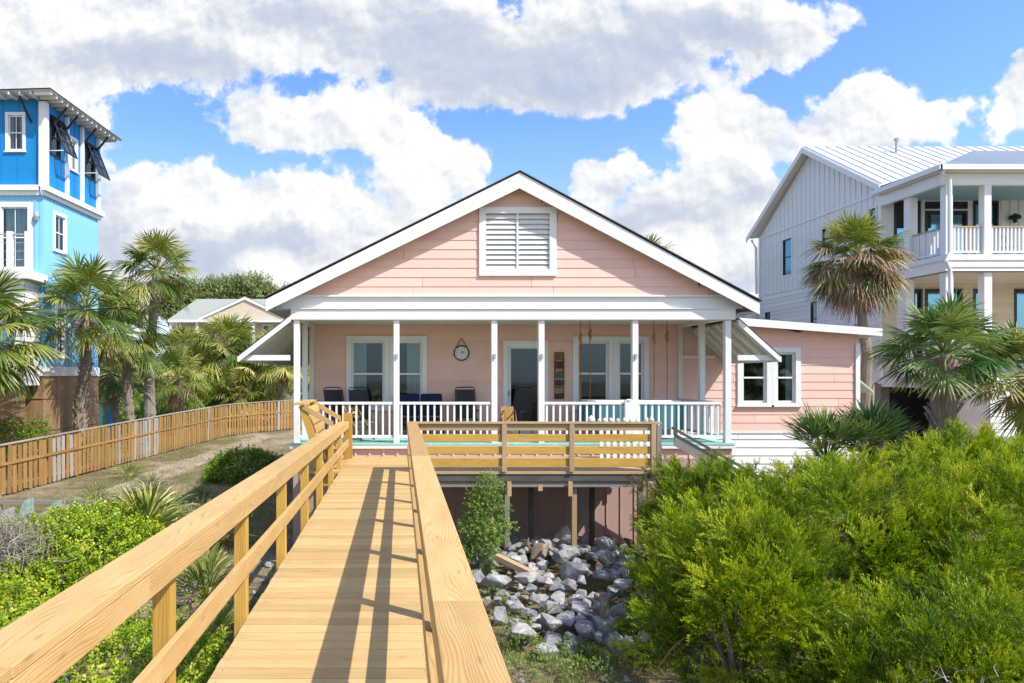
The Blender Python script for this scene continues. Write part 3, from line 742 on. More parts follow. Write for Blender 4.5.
def window(root, fr, a0, a1, z0, z1, tw=.11, proud=.035, depth=.06, split_h=True, pane='pane_dark', trim='white_paint', sash='white_paint', curt=None, sash_w=.045, name='window', sill=True, mull=0, interior=True):
    """trim box a0..a1,z0..z1 outside; glazed opening inside"""
    mb = MB()
    fr.box(mb, a0, a0+tw, 0.003, proud, z0, z1-tw, .8); fr.box(mb, a1-tw, a1, 0.003, proud, z0, z1-tw, .8)
    fr.box(mb, a0, a1, 0.003, proud+.004, z1-tw, z1, .9)
    if sill: fr.box(mb, a0-.03, a1+.03, 0.003, proud+.035, z0-.045, z0-.002, .9); fr.box(mb, a0+tw, a1-tw, .003, proud, z0, z0+tw*.45, .8)
    else: fr.box(mb, a0+tw, a1-tw, .003, proud, z0, z0+tw, .8)
    w = mb.build(name, trim, root)
    i0, i1 = a0+tw+.002, a1-tw-.002; j0, j1 = z0+(tw*.45 if sill else tw)+.002, z1-tw-.002
    mb = MB()
    sw = sash_w; b0, b1 = -depth, -depth+.04
    fr.box(mb, i0, i0+sw, b0, b1, j0, j1, .8); fr.box(mb, i1-sw, i1, b0, b1, j0, j1, .8)
    fr.box(mb, i0+sw, i1-sw, b0, b1, j0, j0+sw, .8); fr.box(mb, i0+sw, i1-sw, b0, b1, j1-sw, j1, .8)
    jm = (j0+j1)/2
    if split_h: fr.box(mb, i0+sw, i1-sw, b0, b1+.012, jm-sw*.45, jm+sw*.45, .8)
    for k in range(mull):
        a = i0+(i1-i0)*(k+1)/(mull+1); fr.box(mb, a-.012, a+.012, b0+.003, b1-.005, j0+sw, j1-sw, .8)
    # reveals
    for (p0, p1, q0, q1) in ((i0-.004, i0-.001, j0, j1), (i1+.001, i1+.004, j0, j1)): fr.box(mb, p0, p1, b1, .0, q0, q1, .8)
    fr.box(mb, i0, i1, b1, 0, j1+.001, j1+.004, .8)
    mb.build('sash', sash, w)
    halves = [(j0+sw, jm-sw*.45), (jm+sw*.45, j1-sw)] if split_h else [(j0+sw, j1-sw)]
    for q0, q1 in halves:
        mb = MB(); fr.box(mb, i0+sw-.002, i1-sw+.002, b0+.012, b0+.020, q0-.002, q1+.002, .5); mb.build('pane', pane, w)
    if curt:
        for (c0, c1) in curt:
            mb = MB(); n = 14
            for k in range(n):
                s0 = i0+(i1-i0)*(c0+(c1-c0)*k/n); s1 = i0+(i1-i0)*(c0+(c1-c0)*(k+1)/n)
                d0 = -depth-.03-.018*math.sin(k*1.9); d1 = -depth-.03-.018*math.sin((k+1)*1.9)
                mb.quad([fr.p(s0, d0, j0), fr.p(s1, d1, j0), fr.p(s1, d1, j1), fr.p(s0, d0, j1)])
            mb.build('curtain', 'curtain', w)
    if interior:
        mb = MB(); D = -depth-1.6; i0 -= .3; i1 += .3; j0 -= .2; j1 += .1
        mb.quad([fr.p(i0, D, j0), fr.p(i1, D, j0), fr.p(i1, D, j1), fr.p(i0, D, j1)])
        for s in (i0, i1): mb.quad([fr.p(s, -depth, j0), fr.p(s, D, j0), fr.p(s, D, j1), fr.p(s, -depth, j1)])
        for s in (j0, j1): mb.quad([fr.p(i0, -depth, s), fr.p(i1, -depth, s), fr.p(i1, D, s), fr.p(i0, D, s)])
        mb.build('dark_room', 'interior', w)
    return w
def hole(a0, a1, z0, z1, t=.06): return (a0+t, a1-t, z0+t*.4, z1-t)
def batten_wall(mb, fr, a0, a1, z0, z1, step, holes=(), clip=None, bw=.045, bp=.022, rail=False):
    siding(mb, fr, a0, a1, z0, z1, 0, holes, clip)
    if clip:      # slanted top needs slabs
        pass
    a = a0+step*.5
    while a < a1-.02:
        zt = z1
        if clip:
            lo_, hi_ = z0, z1
            for _ in range(24):
                mid = (lo_+hi_)/2; c = clip(mid)
                if c[0] < a-bw/2 and c[1] > a+bw/2: lo_ = mid
                else: hi_ = mid
            zt = lo_
        segs = [(z0, zt)]
        for h in holes:
            if h[0]-.05 < a < h[1]+.05:
                ns = []
                for s0, s1 in segs:
                    if h[3] <= s0 or h[2] >= s1: ns.append((s0, s1)); continue
                    if h[2]-.05 > s0: ns.append((s0, h[2]-.05))
                    if h[3]+.05 < s1: ns.append((h[3]+.05, s1))
                segs = ns
        for s0, s1 in segs:
            if s1-s0 > .05: fr.box(mb, a-bw/2, a+bw/2, .001, bp, s0, s1, .7)
        a += step
def railing(root, p0, p1, z0, z1, step=.14, bwid=.04, mat='white_paint', topmat=None, top_h=.055, top_w=.08, name='railing'):
    p0, p1 = Vector(p0), Vector(p1); d = (p1-p0); L = d.length; d.normalize()
    mb = MB(); mb.beam((*p0[:2], z1-top_h/2), (*p1[:2], z1-top_h/2), top_w, top_h, tint=1)
    r = mb.build(name, topmat or mat, root)
    mb = MB(); mb.beam((*p0[:2], z0+.03), (*p1[:2], z0+.03), .05, .06, tint=1); mb.build('bottom_rail', mat, r)
    n = int(L/step)
    proto = None
    for k in range(n):
        c = p0+d*(L*(k+.5)/n)
        if proto is None:
            mb = MB(); h = bwid/2; z_ = z0+.06; zz = z1-top_h
            o = ORG.get(r.name, Vector((0, 0, 0)))
            mb.box(c.x-h, c.x+h, c.y-h, c.y+h, z_, zz, 1); proto = mb.build('baluster', mat, r); c0 = c
        else:
            b = proto.copy(); COL.objects.link(b); b.parent = r; b.location = (c.x-c0.x, c.y-c0.y, 0)
    return r

# ================================================================ pink house
PH = thing('beach_house', 'single storey pink beach house with white gable and columned porch behind the boardwalk', 'house', (2.5, 18.0, GZ))
FY, BY = 15.0, 17.4                       # porch front plane, back wall plane
front = Fr((0, FY, 0), (1, 0, 0), (0, -1, 0)); back = Fr((0, BY, 0), (1, 0, 0), (0, -1, 0))
AX = 2.61; AZ = 6.25; SLl, SLr = .4955, .538       # ridge of the gable (at Y=14.78)
RZ = 6.17
def roofz(x): return AZ-(AX-x)*SLl if x < AX else AZ-(x-AX)*SLr
# gable wall
vx0, vx1, vz0, vz1 = PX(479, FY), PX(556, FY), PZ(276, FY), PZ(207.5, FY)
mb = MB()
def gclip(z):
    zz = z+.10
    return AX-(AZ-.30-zz)/SLl, AX+(AZ-.30-zz)/SLr
siding(mb, front, -3, 8, 3.56, 6.0, .2065, [(vx0+.05, vx1-.05, vz0+.05, vz1-.05)], lambda z: (AX-(AZ-.16-z)/SLl, AX+(AZ-.16-z)/SLr), proud=.013)
mb.build('gable_wall', 'pink_paint', PH)
# vent
mb = MB()
t = .15
front.box(mb, vx0, vx1, .004, .055, vz1-t*.92, vz1, 1); front.box(mb, vx0, vx1, .004, .055, vz0, vz0+t*.95, 1)
front.box(mb, vx0, vx0+t, .004, .052, vz0+t*.95, vz1-t*.92, 1); front.box(mb, vx1-t, vx1, .004, .052, vz0+t*.95, vz1-t*.92, 1)
gv = mb.build('gable_vent', 'white_paint', PH)
mb = MB(); xm = PX(517.3, FY); front.box(mb, xm-.022, xm+.022, -.03, .03, vz0+.14, vz1-.14, 1); mb.build('mullion', 'white_paint', gv)
n = 11; zz0, zz1 = vz0+.15, vz1-.14
for k in range(n):
    z = zz0+(zz1-zz0)*(k+.5)/n; h = (zz1-zz0)/n
    mb = MB()
    mb.obox(front.p(vx0+t-.01, .012, z-h*.52), (vx1-vx0-2*t+.02, 0, 0), (0, .05, h*.96), (0, -.004, .012), .7); mb.build('slat', 'louvre_grey', gv)
mb = MB(); front.box(mb, vx0+.1, vx1-.1, -.16, -.15, vz0+.1, vz1-.1, .2); mb.build('vent_back', 'interior', gv)
# roof slabs (main gable)
RY0, RY1 = 14.71, 28.5
xl, xr = -2.93, 7.84
mb = MB()
for x, sl_ in ((xl, 1), (xr, -1)):
    z = roofz(x); tk = .045
    pts = [Vector((AX, RY0-.02, AZ)), Vector((x+(-.04 if sl_ > 0 else .04), RY0-.02, z-.02))]
    for a, b in (((AX, AZ+.012), (x-.04*sl_, z-.008)),):
        A0 = Vector((a[0], RY0-.03, a[1])); B0 = Vector((b[0], RY0-.03, b[1]))
        mb.obox(A0, B0-A0, (0, RY1-RY0, 0), (0, 0, -.022), .5)
mb.build('roof', 'shingles', PH)
# rake boards (front) + tails
RH_ = .31
for x, sg in ((xl, 1), (xr, -1)):
    mb = MB(); z = roofz(x)
    A = Vector((AX, RY0, AZ-.036)); B = Vector((x, RY0, z-.056))
    top, bot = RH_+.03, RH_-.05
    pa = [A, B, B-Vector((0, 0, bot)), A-Vector((0, 0, top))]
    pb = [p+Vector((0, .045, 0)) for p in pa]
    if sg > 0: pa, pb = pa, pb
    mb.quad(pa if sg > 0 else pa[::-1], [(p.x, p.z) for p in (pa if sg > 0 else pa[::-1])], .9)
    mb.quad(pb[::-1] if sg > 0 else pb, None, .9)
    for i in range(4):
        j = (i+1) % 4; mb.quad([pa[i], pb[i], pb[j], pa[j]], None, .9)
    mb.build('rake_board', 'white_paint', PH)
# soffit under the rake
mb = MB()
for x in (xl, xr):
    z = roofz(x)
    mb.quad([(AX, RY0+.046, AZ-.22), (x, RY0+.046, z-.20), (x, FY+.02, z-.20), (AX, FY+.02, AZ-.22)])
for x in (xl, xr):   # eave fascia along the sides
    z = roofz(x); mb.box(x-.02, x+.02, RY0+.05, RY1, z-.27, z-.06, .9)
    # flat soffit boards to the wall
    xi = -2.42 if x < 0 else 7.5
    mb.quad([(x, RY0+.05, z-.26), (xi, RY0+.05, z-.26), (xi, RY1, z-.26), (x, RY1, z-.26)])
mb.build('soffit', 'white_paint', PH)
# entablature boards
mb = MB()
siding(mb, front, -2.80, 7.66, 3.27, 3.555, 0, [], lambda z: (AX-(AZ-.2-z)/SLl, AX+(AZ-.2-z)/SLr)); mb.build('frieze_board', 'white_paint', PH)
mb = MB(); front.box(mb, -2.42, 7.44, .0, .045, 3.03, 3.262, 1); mb.build('porch_beam', 'white_paint', PH)
mb = MB(); front.box(mb, -2.42, 7.44, .002, .075, 3.262, 3.282, 1); front.box(mb, -2.35, 7.35, .003, .06, 3.535, 3.572, 1); mb.build('drip_cap', 'white_paint', PH)
mb = MB(); mb.box(-2.40, 7.42, FY+.002, FY+.16, 3.02, 3.5, 1); mb.build('inner_beam', 'white_paint', PH)
mb = MB()
for y0, y1, x0, x1 in ((FY+.165, BY, -2.30, -2.18), (FY+.165, BY, 7.14, 7.26)): mb.box(x0, x1, y0, y1, 3.02, 3.10, 1)
mb.quad([(-2.4, FY+.15, 3.10), (7.4, FY+.15, 3.10), (7.4, BY+.1, 3.10), (-2.4, BY+.1, 3.10)])
mb.build('porch_ceiling', 'ceiling_paint', PH)
# side pent roofs with visible rafters
for sg, x0, x1, z0, z1, ye in ((-1, -2.42, -3.56, 3.10, 2.215, 26.0), (1, 7.50, 8.40, 3.02, 2.21, BY-.02)):
    mb = MB(); d = Vector((x1-x0, 0, z1-z0)); up = Vector((0, 0, .035))
    mb.obox(Vector((x0, FY-.07, z0+.01)), d*1.02, (0, ye-FY+.07, 0), up, .5); pr = mb.build('side_roof', 'shingles', PH)
    mb = MB(); mb.obox(Vector((x0, FY-.03, z0-.015)), d, (0, ye-FY, 0), (0, 0, .02), .5); mb.build('sheathing', 'cream_paint', pr)
    mb = MB(); mb.beam((x0, FY-.05, z0-.05), (x1, FY-.05, z1-.05), .04, .13, plumb=True, tint=.9); mb.build('rake_board', 'white_paint', pr)
    mb = MB(); mb.box(min(x1, x1+.04*sg), max(x1, x1+.04*sg), FY-.07, ye, z1-.12, z1+.0, .9); mb.build('fascia', 'white_paint', pr)
    mb = MB(); zt = 2.215; mb.box(min(x0, x1)+(.03 if sg > 0 else .0), max(x0, x1)-(.0 if sg > 0 else .03), FY+.03, FY+.075, zt-.09, zt+.03, 1); mb.build('tie_beam', 'white_paint', pr)
    y = FY+.35
    while y < ye-.1:
        mb = MB(); mb.beam((x0, y, z0-.075), (x1, y, z1-.075), .045, .11, plumb=True, tint=.6); mb.build('rafter', 'cream_paint', pr); y += .48
    mb = MB(); mb.box(min(x0, x0+.05*sg), max(x0, x0+.05*sg), FY+.05, ye, 2.95, 3.16, .6); mb.build('ledger', 'cream_paint', pr)
# posts
for i, px in enumerate((297, 396.5, 494, 541, 634.5, 727)):
    x = PX(px, FY+.07); w = .065
    mb = MB(); mb.box(x-w, x+w, FY+.005, FY+.135, .29, 3.018, 1); p = mb.build('porch_post', 'white_paint', PH, bevel=.006)
    if 0 < i < 5:
        zc = PZ(356, FY); mb = MB(); mb.box(x-.025, x+.03, FY-.035, FY+.003, zc-.05, zc+.05, .3); mb.build('hook_plate', 'galvanized', p)
for x in (-2.27, 7.22):
    mb = MB(); mb.box(x-.06, x+.06, 16.1, 16.22, .29, 3.018, 1); mb.build('porch_post', 'white_paint', PH)
# floor
mb = MB()
x = -2.42
while x < 7.40:
    x2 = min(x+.085, 7.42); mb.box(x+.001, x2, FY-.06, BY, .25, .29, random.random()); x += .087
mb.build('porch_floor', 'teal_paint', PH)
mb = MB(); mb.box(-2.44, 7.44, FY-.05, FY-.01, .17, .248, 1); mb.build('floor_fascia', 'white_paint', PH)
# skirt under the porch : same boards, with shade painted into the lower part's pink
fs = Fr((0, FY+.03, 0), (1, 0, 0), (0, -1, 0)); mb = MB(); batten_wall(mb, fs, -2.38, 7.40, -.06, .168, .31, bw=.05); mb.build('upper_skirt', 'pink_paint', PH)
mb = MB(); batten_wall(mb, fs, -2.38, 7.40, GZ-.1, -.062, .31, bw=.02); mb.build('lower_skirt', 'pink_skirt_shaded', PH)
mb = MB(); fl = Fr((-2.38, 0, 0), (0, 1, 0), (-1, 0, 0)); batten_wall(mb, fl, FY+.04, 28, GZ-.1, .2, .31)
fr2 = Fr((7.40, 0, 0), (0, 1, 0), (1, 0, 0)); batten_wall(mb, fr2, FY+.04, BY, GZ-.1, .2, .31); mb.build('side_skirt', 'pink_paint', PH)
# railings
for a, b in ((-2.23, -.16), (-.04, 2.02), (3.20, 5.14), (5.26, 7.17)):
    railing(PH, (a, FY+.07, 0), (b, FY+.07, 0), PZ(438, FY), PZ(402, FY), step=.14, bwid=.042, name='porch_railing')
railing(PH, (7.2, FY+.15, 0), (7.2, 16.1, 0), PZ(438, FY), PZ(402, FY), step=.14, name='porch_railing')
railing(PH, (7.2, 16.22, 0), (7.2, BY-.02, 0), PZ(438, FY), PZ(402, FY), step=.14, name='porch_railing')
mb = MB(); x = PX(628, FY); mb.box(x-.085, x+.085, FY-.08, FY-.001, .50, 1.24, 1); mb.lathe((x, FY-.04, 1.24), [(0.001, .03), (.06, .02), (.07, 0)], 10); mb.build('newel_post', 'white_paint', PH)

# back wall
B = BY
wl = (PX(346.5, B), PX(427, B), PZ(409, B), PZ(336, B)); wr = (PX(572.5, B), PX(648.5, B), PZ(408, B), PZ(336.5, B))
dr = (PX(503, B), PX(548, B), .29, PZ(340.5, B))
wg1 = (PX(737, B), PX(800, B), PZ(405, B), PZ(347.5, B))
mb = MB()
hs = [hole(*wl), hole(*wr), (dr[0]+.06, dr[1]-.06, .2, dr[3]-.06), hole(*wg1)]
siding(mb, back, -2.29, 7.24, .29, 3.12, .172, hs, proud=.015); mb.build('back_wall', 'pink_paint', PH)
mb = MB()
def shed(x): return PZ(319.5, 17.1)-(x-PX(739, 17.1))*(PZ(319.5, 17.1)-PZ(330, 17.1))/(PX(879, 17.1)-PX(739, 17.1))
siding(mb, back, 7.24, 11.80, .36, 3.2, .211, hs, lambda z: (7.24, 7.24+max(0.01, (shed(7.24)-.05-z)/((shed(7.24)-shed(11.8))/4.56))), proud=.012)
mb.build('wing_wall', 'pink_paint', PH)
mb = MB(); siding(mb, back, 7.42, 11.80, GZ, .345, .21, [], proud=.018); mb.build('wing_skirt', 'white_paint', PH)
mb = MB(); back.box(mb, 7.42, 11.82, .002, .03, .30, .358, 1); mb.build('water_table', 'white_paint', PH)
fwr = Fr((11.80, 0, 0), (0, 1, 0), (1, 0, 0)); mb = MB(); siding(mb, fwr, B, 25, GZ, 2.85, .211); mb.build('wing_side_wall', 'pink_paint', PH)
fwl = Fr((-2.29, 0, 0), (0, 1, 0), (-1, 0, 0)); mb = MB(); siding(mb, fwl, B, 28, .29, 3.6, .172); mb.build('side_wall', 'pink_paint', PH)
for x0, x1 in ((-2.33, -2.21), (7.16, 7.28)): mb = MB(); back.box(mb, x0, x1, .022, .045, .29, 3.1, .9); mb.build('corner_trim', 'cream_paint', PH)
mb = MB(); back.box(mb, 11.72, 11.83, .022, .05, .36, 2.62, 1); mb.build('corner_trim', 'white_paint', PH)
mb = MB(); back.box(mb, 7.285, 8.1, .024, .07, 2.22, 2.30, .9); mb.build('ledger_trim', 'white_paint', PH)
# wing roof
mb = MB()
A = Vector((7.35, 17.02, shed(7.35)+.02)); Bv = Vector((12.14, 17.02, shed(12.14)+.02))
mb.obox(A+Vector((0, .0, .0)), Bv-A, (0, 9, 1.0), (0, 0, .03), .5); wrf = mb.build('wing_roof', 'shingles', PH)
mb = MB(); mb.beam((7.35, 17.0, shed(7.35)-.065), (12.14, 17.0, shed(12.14)-.065), .04, .19, plumb=True, tint=1); mb.box(12.10, 12.14, 17.03, 25, shed(12.14)-.16, shed(12.14)+.03, 1); mb.build('fascia', 'white_paint', wrf)
mb = MB(); mb.obox(A+Vector((0, .01, -.13)), Bv-A, (0, 9, 0), (0, 0, .01), .9); mb.build('soffit', 'white_paint', wrf)
# shutters propped at the far corners
for x0, x1, y in ((11.84, 12.35, 17.6), (-2.35, -3.1, 19.5)):
    mb = MB(); mb.obox((x0, y, 1.75 if x0 > 0 else 1.9), (x1-x0, 0, -.42 if x0 > 0 else -1.0), (0, .9, 0), (.03, 0, .03), .6); mb.build('propped_shutter', 'shutter_green', PH)
# windows
def pair(w4, mid, pane='pane_dark', curtl=None, curtr=None):
    a0, a1, z0, z1 = w4; m = (a0+a1)/2; tw = .13
    w1 = window(PH, back, a0, m+mid/2, z0, z1, tw=tw, proud=.045, pane=pane, curt=curtl, sash_w=.05)
    w2 = window(PH, back, m+mid/2+.004-.0, a1, z0, z1, tw=tw, proud=.045, pane=pane, curt=curtr, sash_w=.05)
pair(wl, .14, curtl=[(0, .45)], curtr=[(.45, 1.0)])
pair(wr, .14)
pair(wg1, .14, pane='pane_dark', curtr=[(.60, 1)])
# door
mb = MB(); a0, a1, z0, z1 = dr; t = .115
back.box(mb, a0, a0+t, .003, .045, z0, z1-t, .9); back.box(mb, a1-t, a1, .003, .045, z0, z1-t, .9); back.box(mb, a0, a1, .003, .049, z1-t, z1, .9)
d = mb.build('door', 'white_paint', PH)
mb = MB(); i0, i1, j1 = a0+t+.002, a1-t-.002, z1-t-.002; s = .09
back.box(mb, i0, i0+s, -.07, -.02, z0, j1, .8); back.box(mb, i1-s, i1, -.07, -.02, z0, j1, .8); back.box(mb, i0+s, i1-s, -.07, -.02, j1-s, j1, .8); back.box(mb, i0+s, i1-s, -.07, -.02, z0, z0+.2, .8)
mb.build('door_leaf', 'white_paint', d)
mb = MB(); back.box(mb, i0+s-.002, i1-s+.002, -.05, -.04, z0+.2, j1-s, .5); mb.build('pane', 'pane_dark', d)
mb = MB(); back.box(mb, i0+.02, i0+.05, -.018, .03, 1.25, 1.40, .5); mb.build('handle', 'galvanized', d)
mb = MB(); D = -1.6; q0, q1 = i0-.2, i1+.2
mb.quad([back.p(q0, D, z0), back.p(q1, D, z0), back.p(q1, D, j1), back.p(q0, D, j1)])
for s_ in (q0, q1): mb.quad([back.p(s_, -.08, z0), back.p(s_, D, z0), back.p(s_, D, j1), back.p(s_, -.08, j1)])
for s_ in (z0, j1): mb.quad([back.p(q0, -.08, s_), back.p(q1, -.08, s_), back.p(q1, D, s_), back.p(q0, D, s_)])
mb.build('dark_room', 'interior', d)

# ================================================================ things on the porch
def sling_chair():
    t = thing('sling_chair', 'x', 'chair', local=True)
    mb = MB(); mb.obox((-.23, .22, .42), (.46, 0, 0), (0, .22, .72), (0, .012, -.004), .4); mb.build('backrest', 'sling', t)
    mb = MB(); mb.obox((-.23, -.28, .42), (.46, 0, 0), (0, .50, -.03), (0, 0, .014), .4); mb.build('seat', 'sling', t)
    for s_ in (-1, 1):
        x = s_*.25
        mb = MB(); mb.tube([(x, .20, .38), (x, .33, .80), (x, .45, 1.15), (x*.82, .465, 1.19), (0, .468, 1.20)], .014, 8); mb.build('back_frame', 'black_metal', t)
        mb = MB(); mb.tube([(x, -.30, 0), (x, -.27, .62), (x, -.2, .645), (x, .30, .62)], .014, 8); mb.build('arm', 'black_metal', t)
        mb = MB(); mb.tube([(x, -.26, .42), (x, .22, .40), (x, .36, 0)], .014, 8); mb.build('leg', 'black_metal', t)
    return t
FZ = .292
cproto = None
for i, (px, Y, rz, lab) in enumerate(((340, 16.55, 28, 'black sling chair farthest left on the porch, near the left corner post'),
        (364, 16.35, 22, 'black sling chair in front of the left porch window'),
        (468, 16.7, 4, 'black sling chair under the round wall clock'),
        (516, 16.2, -38, 'black sling chair turned sideways in front of the glass door'))):
    if cproto is None: cproto = sling_chair(); c = cproto
    else: c = copy_tree(cproto)
    c.location = (PX(px, Y), Y, FZ); c.rotation_euler = (0, 0, math.radians(rz)); c['label'] = lab; c['group'] = 'black sling chairs on the porch'
so_ = thing('loveseat', 'navy blue cushioned loveseat against the porch wall right of the left window', 'sofa', (.55, 16.8, FZ))
for a in (-.06, .52):
    mb = MB(); mb.box(a, a+.54, 16.92, 17.08, .78, 1.33, .5); mb.build('back_cushion', 'navy', so_, bevel=.04)
    mb = MB(); mb.box(a, a+.54, 16.38, 16.90, .58, .74, .5); mb.build('seat_cushion', 'navy', so_, bevel=.04)
mb = MB(); mb.box(-.1, 1.1, 16.36, 17.1, .46, .57, .3); mb.build('frame', 'black_metal', so_)
for x in (-.08, 1.03):
    for y in (16.38, 17.03):
        mb = MB(); mb.box(x, x+.05, y, y+.05, .292, .458); mb.build('leg', 'black_metal', so_)
# wooden folding chair near the railing and light wooden arm seen over the fence
def folding_chair(nm, lab, loc, rz, wm='picket_wood', fab='blue_plastic'):
    t = thing(nm, lab, 'chair', local=True)
    for s_ in (-1, 1):
        x = .22*s_
        mb = MB(); mb.beam((x, -.25, 0), (x, .35, .8), .03, .05); mb.build('leg', wm, t)
        mb = MB(); mb.beam((x*.86, .25, 0), (x*.86, -.22, .42), .03, .05); mb.build('leg', wm, t)
    for k in range(3):
        mb = MB(); mb.obox((-.2, .2+.06*k, .5+.09*k), (.4, 0, 0), (0, .035, .06), (0, .012, -.008)); mb.build('back_slat', wm, t)
    mb = MB(); mb.obox((-.2, -.22, .40), (.4, 0, 0), (0, .42, -.03), (0, 0, .02)); mb.build('seat', fab, t)
    t.location = loc; t.rotation_euler = (0, 0, rz); return t
folding_chair('folding_chair', 'small low wooden chair with blue seat behind the left porch railing', (PX(360, 15.7), 15.75, FZ), .9)
t = thing('rocking_chair', 'light wooden rocking chair with curved arms in front of the glass door', 'chair', (PX(509, 15.6), 15.6, FZ))
x = PX(509, 15.6)
for s_ in (-1, 1):
    xx = x+.17*s_*.7
    mb = MB(); mb.tube([(xx, 15.35, .32), (xx, 15.33, .75), (xx, 15.36, .92), (xx, 15.46, .98), (xx, 15.7, .96), (xx, 15.86, .88)], .018, 8); mb.build('arm', 'picket_wood', t)
    mb = MB(); mb.tube([(xx, 15.2, .36), (xx, 15.4, .31), (xx, 15.7, .308), (xx, 15.95, .36)], .016, 8); mb.build('rocker', 'picket_wood', t)
    mb = MB(); mb.tube([(xx, 15.7, .31), (xx, 15.82, .8)], .015, 8); mb.build('leg', 'picket_wood', t)
mb = MB(); mb.box(x-.14, x+.14, 15.36, 15.78, .62, .65); mb.build('seat', 'picket_wood', t)
mb = MB(); mb.obox((x-.15, 15.80, .64), (.30, 0, 0), (0, .08, .42), (0, .015, 0)); mb.build('backrest', 'picket_wood', t)
# door mat
mb = MB(); mb.box(2.25, 3.35, 15.16, 15.7, .293, .306, .5); o = mb.build('door_mat', 'coral_cloth'); tag(o, 'coral red mat lying on the teal porch floor before the glass door', 'mat')
# clock
cx, cz = PX(461.5, B-.03), PZ(353, B-.03)
ck = thing('wall_clock', 'round pale clock hung by a leather strap on the pink porch wall', 'clock', (cx, B-.03, cz))
def disc(mb, c, r, y, n=28, tint=.5):
    mb.quad([(c[0]+r*math.cos(-2*math.pi*k/n), y, c[1]+r*math.sin(-2*math.pi*k/n)) for k in range(n)][::-1], None, tint)
mb = MB(); disc(mb, (cx, cz), .175, B-.045); mb.build('clock_face', 'clock_face', ck)
mb = MB(); mb.tube([(cx+.185*math.cos(k*math.pi/14), B-.04, cz+.185*math.sin(k*math.pi/14)) for k in range(29)], .018, 8, cap=False); mb.build('rim', 'black_metal', ck)
mb = MB(); mb.tube([(cx-.14, B-.04, cz+.14), (cx-.01, B-.04, cz+.37)], .010, 6); mb.tube([(cx+.14, B-.04, cz+.14), (cx+.01, B-.04, cz+.37)], .010, 6); mb.build('strap', 'rope', ck)
mb = MB(); mb.beam((cx-.01, B-.052, cz), (cx+.09, B-.052, cz+.01), .004, .012); mb.beam((cx, B-.054, cz-.02), (cx+.02, B-.054, cz+.06), .004, .012, up=(1, 0, 0)); mb.build('clock_hand', 'clock_ink', ck)
def text_obj(name, s, size, loc, mat, parent, rot=(math.pi/2, 0, 0), align='CENTER'):
    cu = bpy.data.curves.new(name, 'FONT'); cu.body = s; cu.size = size; cu.align_x = align; cu.align_y = 'CENTER'; cu.extrude = .001
    tmp = bpy.data.objects.new('tmp', cu); COL.objects.link(tmp); bpy.context.view_layer.update()
    me = bpy.data.meshes.new_from_object(tmp.evaluated_get(bpy.context.evaluated_depsgraph_get())); COL.objects.unlink(tmp); bpy.data.objects.remove(tmp)
    me.materials.clear(); me.materials.append(MATS[mat])
    o = bpy.data.objects.new(name, me); COL.objects.link(o); o.parent = parent
    org = ORG.get(parent.name, Vector((0, 0, 0))); o.location = Vector(loc)-org; o.rotation_euler = rot; ORG[o.name] = org
    return o
for h in range(1, 13):
    a = math.pi/2-h*math.pi/6; text_obj('numeral', str(h), .042, (cx+.135*math.cos(a), B-.050, cz+.135*math.sin(a)), 'clock_ink', ck)
mb = MB(); mb.box(cx-.03, cx+.05, B-.050, B-.047, cz+.035, cz+.045); mb.box(cx-.02, cx+.04, B-.050, B-.047, cz-.03, cz-.022); mb.build('dial_mark', 'clock_red', ck)
# long vertical sign: hand-lettered lines too small to read, kept as short strokes
sx0, sx1, sz0, sz1 = PX(554, B), PX(563.8, B), PZ(399, B), PZ(352, B)
sg = thing('plank_sign', 'tall narrow dark plank sign with hand lettering beside the glass door', 'sign', ((sx0+sx1)/2, B-.04, sz0))
ncol = ['sign_ochre', 'sign_board', 'sign_board', 'sign_grey', 'sign_board', 'sign_ochre', 'sign_board']
hs_ = (sz1-sz0)/7
for k in range(7):
    mb = MB(); mb.box(sx0, sx1, B-.055, B-.03, sz1-(k+1)*hs_+.003, sz1-k*hs_-.003, random.random()); mb.build('plank', ncol[k], sg)
rs = random.Random(3)
for k, (f, m) in enumerate(((.18, 'sign_ink'), (.37, 'sign_gold'), (.40, 'sign_ink'), (.575, 'sign_ink'), (.80, 'sign_ink'), (.855, 'sign_ink'))):
    mb = MB(); z = sz1-f*(sz1-sz0); x = sx0+.03
    while x < sx1-.04:
        w = rs.uniform(.012, .025); hh = rs.uniform(.03, .07); mb.obox((x, B-.058, z-hh/2), (w*.5, 0, rs.uniform(-.01, .01)), (0, .002, 0), (rs.uniform(-.01, .01), 0, hh)); mb.box(x, x+w, B-.0585, B-.0565, z-.005, z+.005); x += w+.012
    mb.build('lettering', m, sg)
# hanging daybed with ropes
sw = thing('hanging_daybed', 'teal hanging daybed with white mattress slung on four ropes at the right of the porch', 'daybed', (5.45, 16.1, .75))
X0, X1 = PX(583, 16.1), PX(676, 16.1)
mb = MB(); mb.box(X0, X1, 15.65, 16.6, .66, .76, .5); mb.build('base', 'teal_dark', sw)
mb = MB(); mb.box(X0+.03, X1-.03, 15.67, 16.57, 1.12, 1.21, .5); mb.build('mattress', 'white_cloth', sw, bevel=.04)
mb = MB()
x = X0
while x < X1-.05:
    mb.box(x, x+.13, 15.64, 15.665, .55, 1.10, random.random()); x += .14
mb.build('front_panel', 'teal_dark', sw)
mb = MB(); mb.box(X0, X0+.04, 15.67, 16.6, .76, 1.1); mb.box(X1-.04, X1, 15.67, 16.6, .76, 1.1); mb.box(X0+.04, X1-.04, 16.55, 16.6, .76, 1.1); mb.build('side_panel', 'teal_dark', sw)
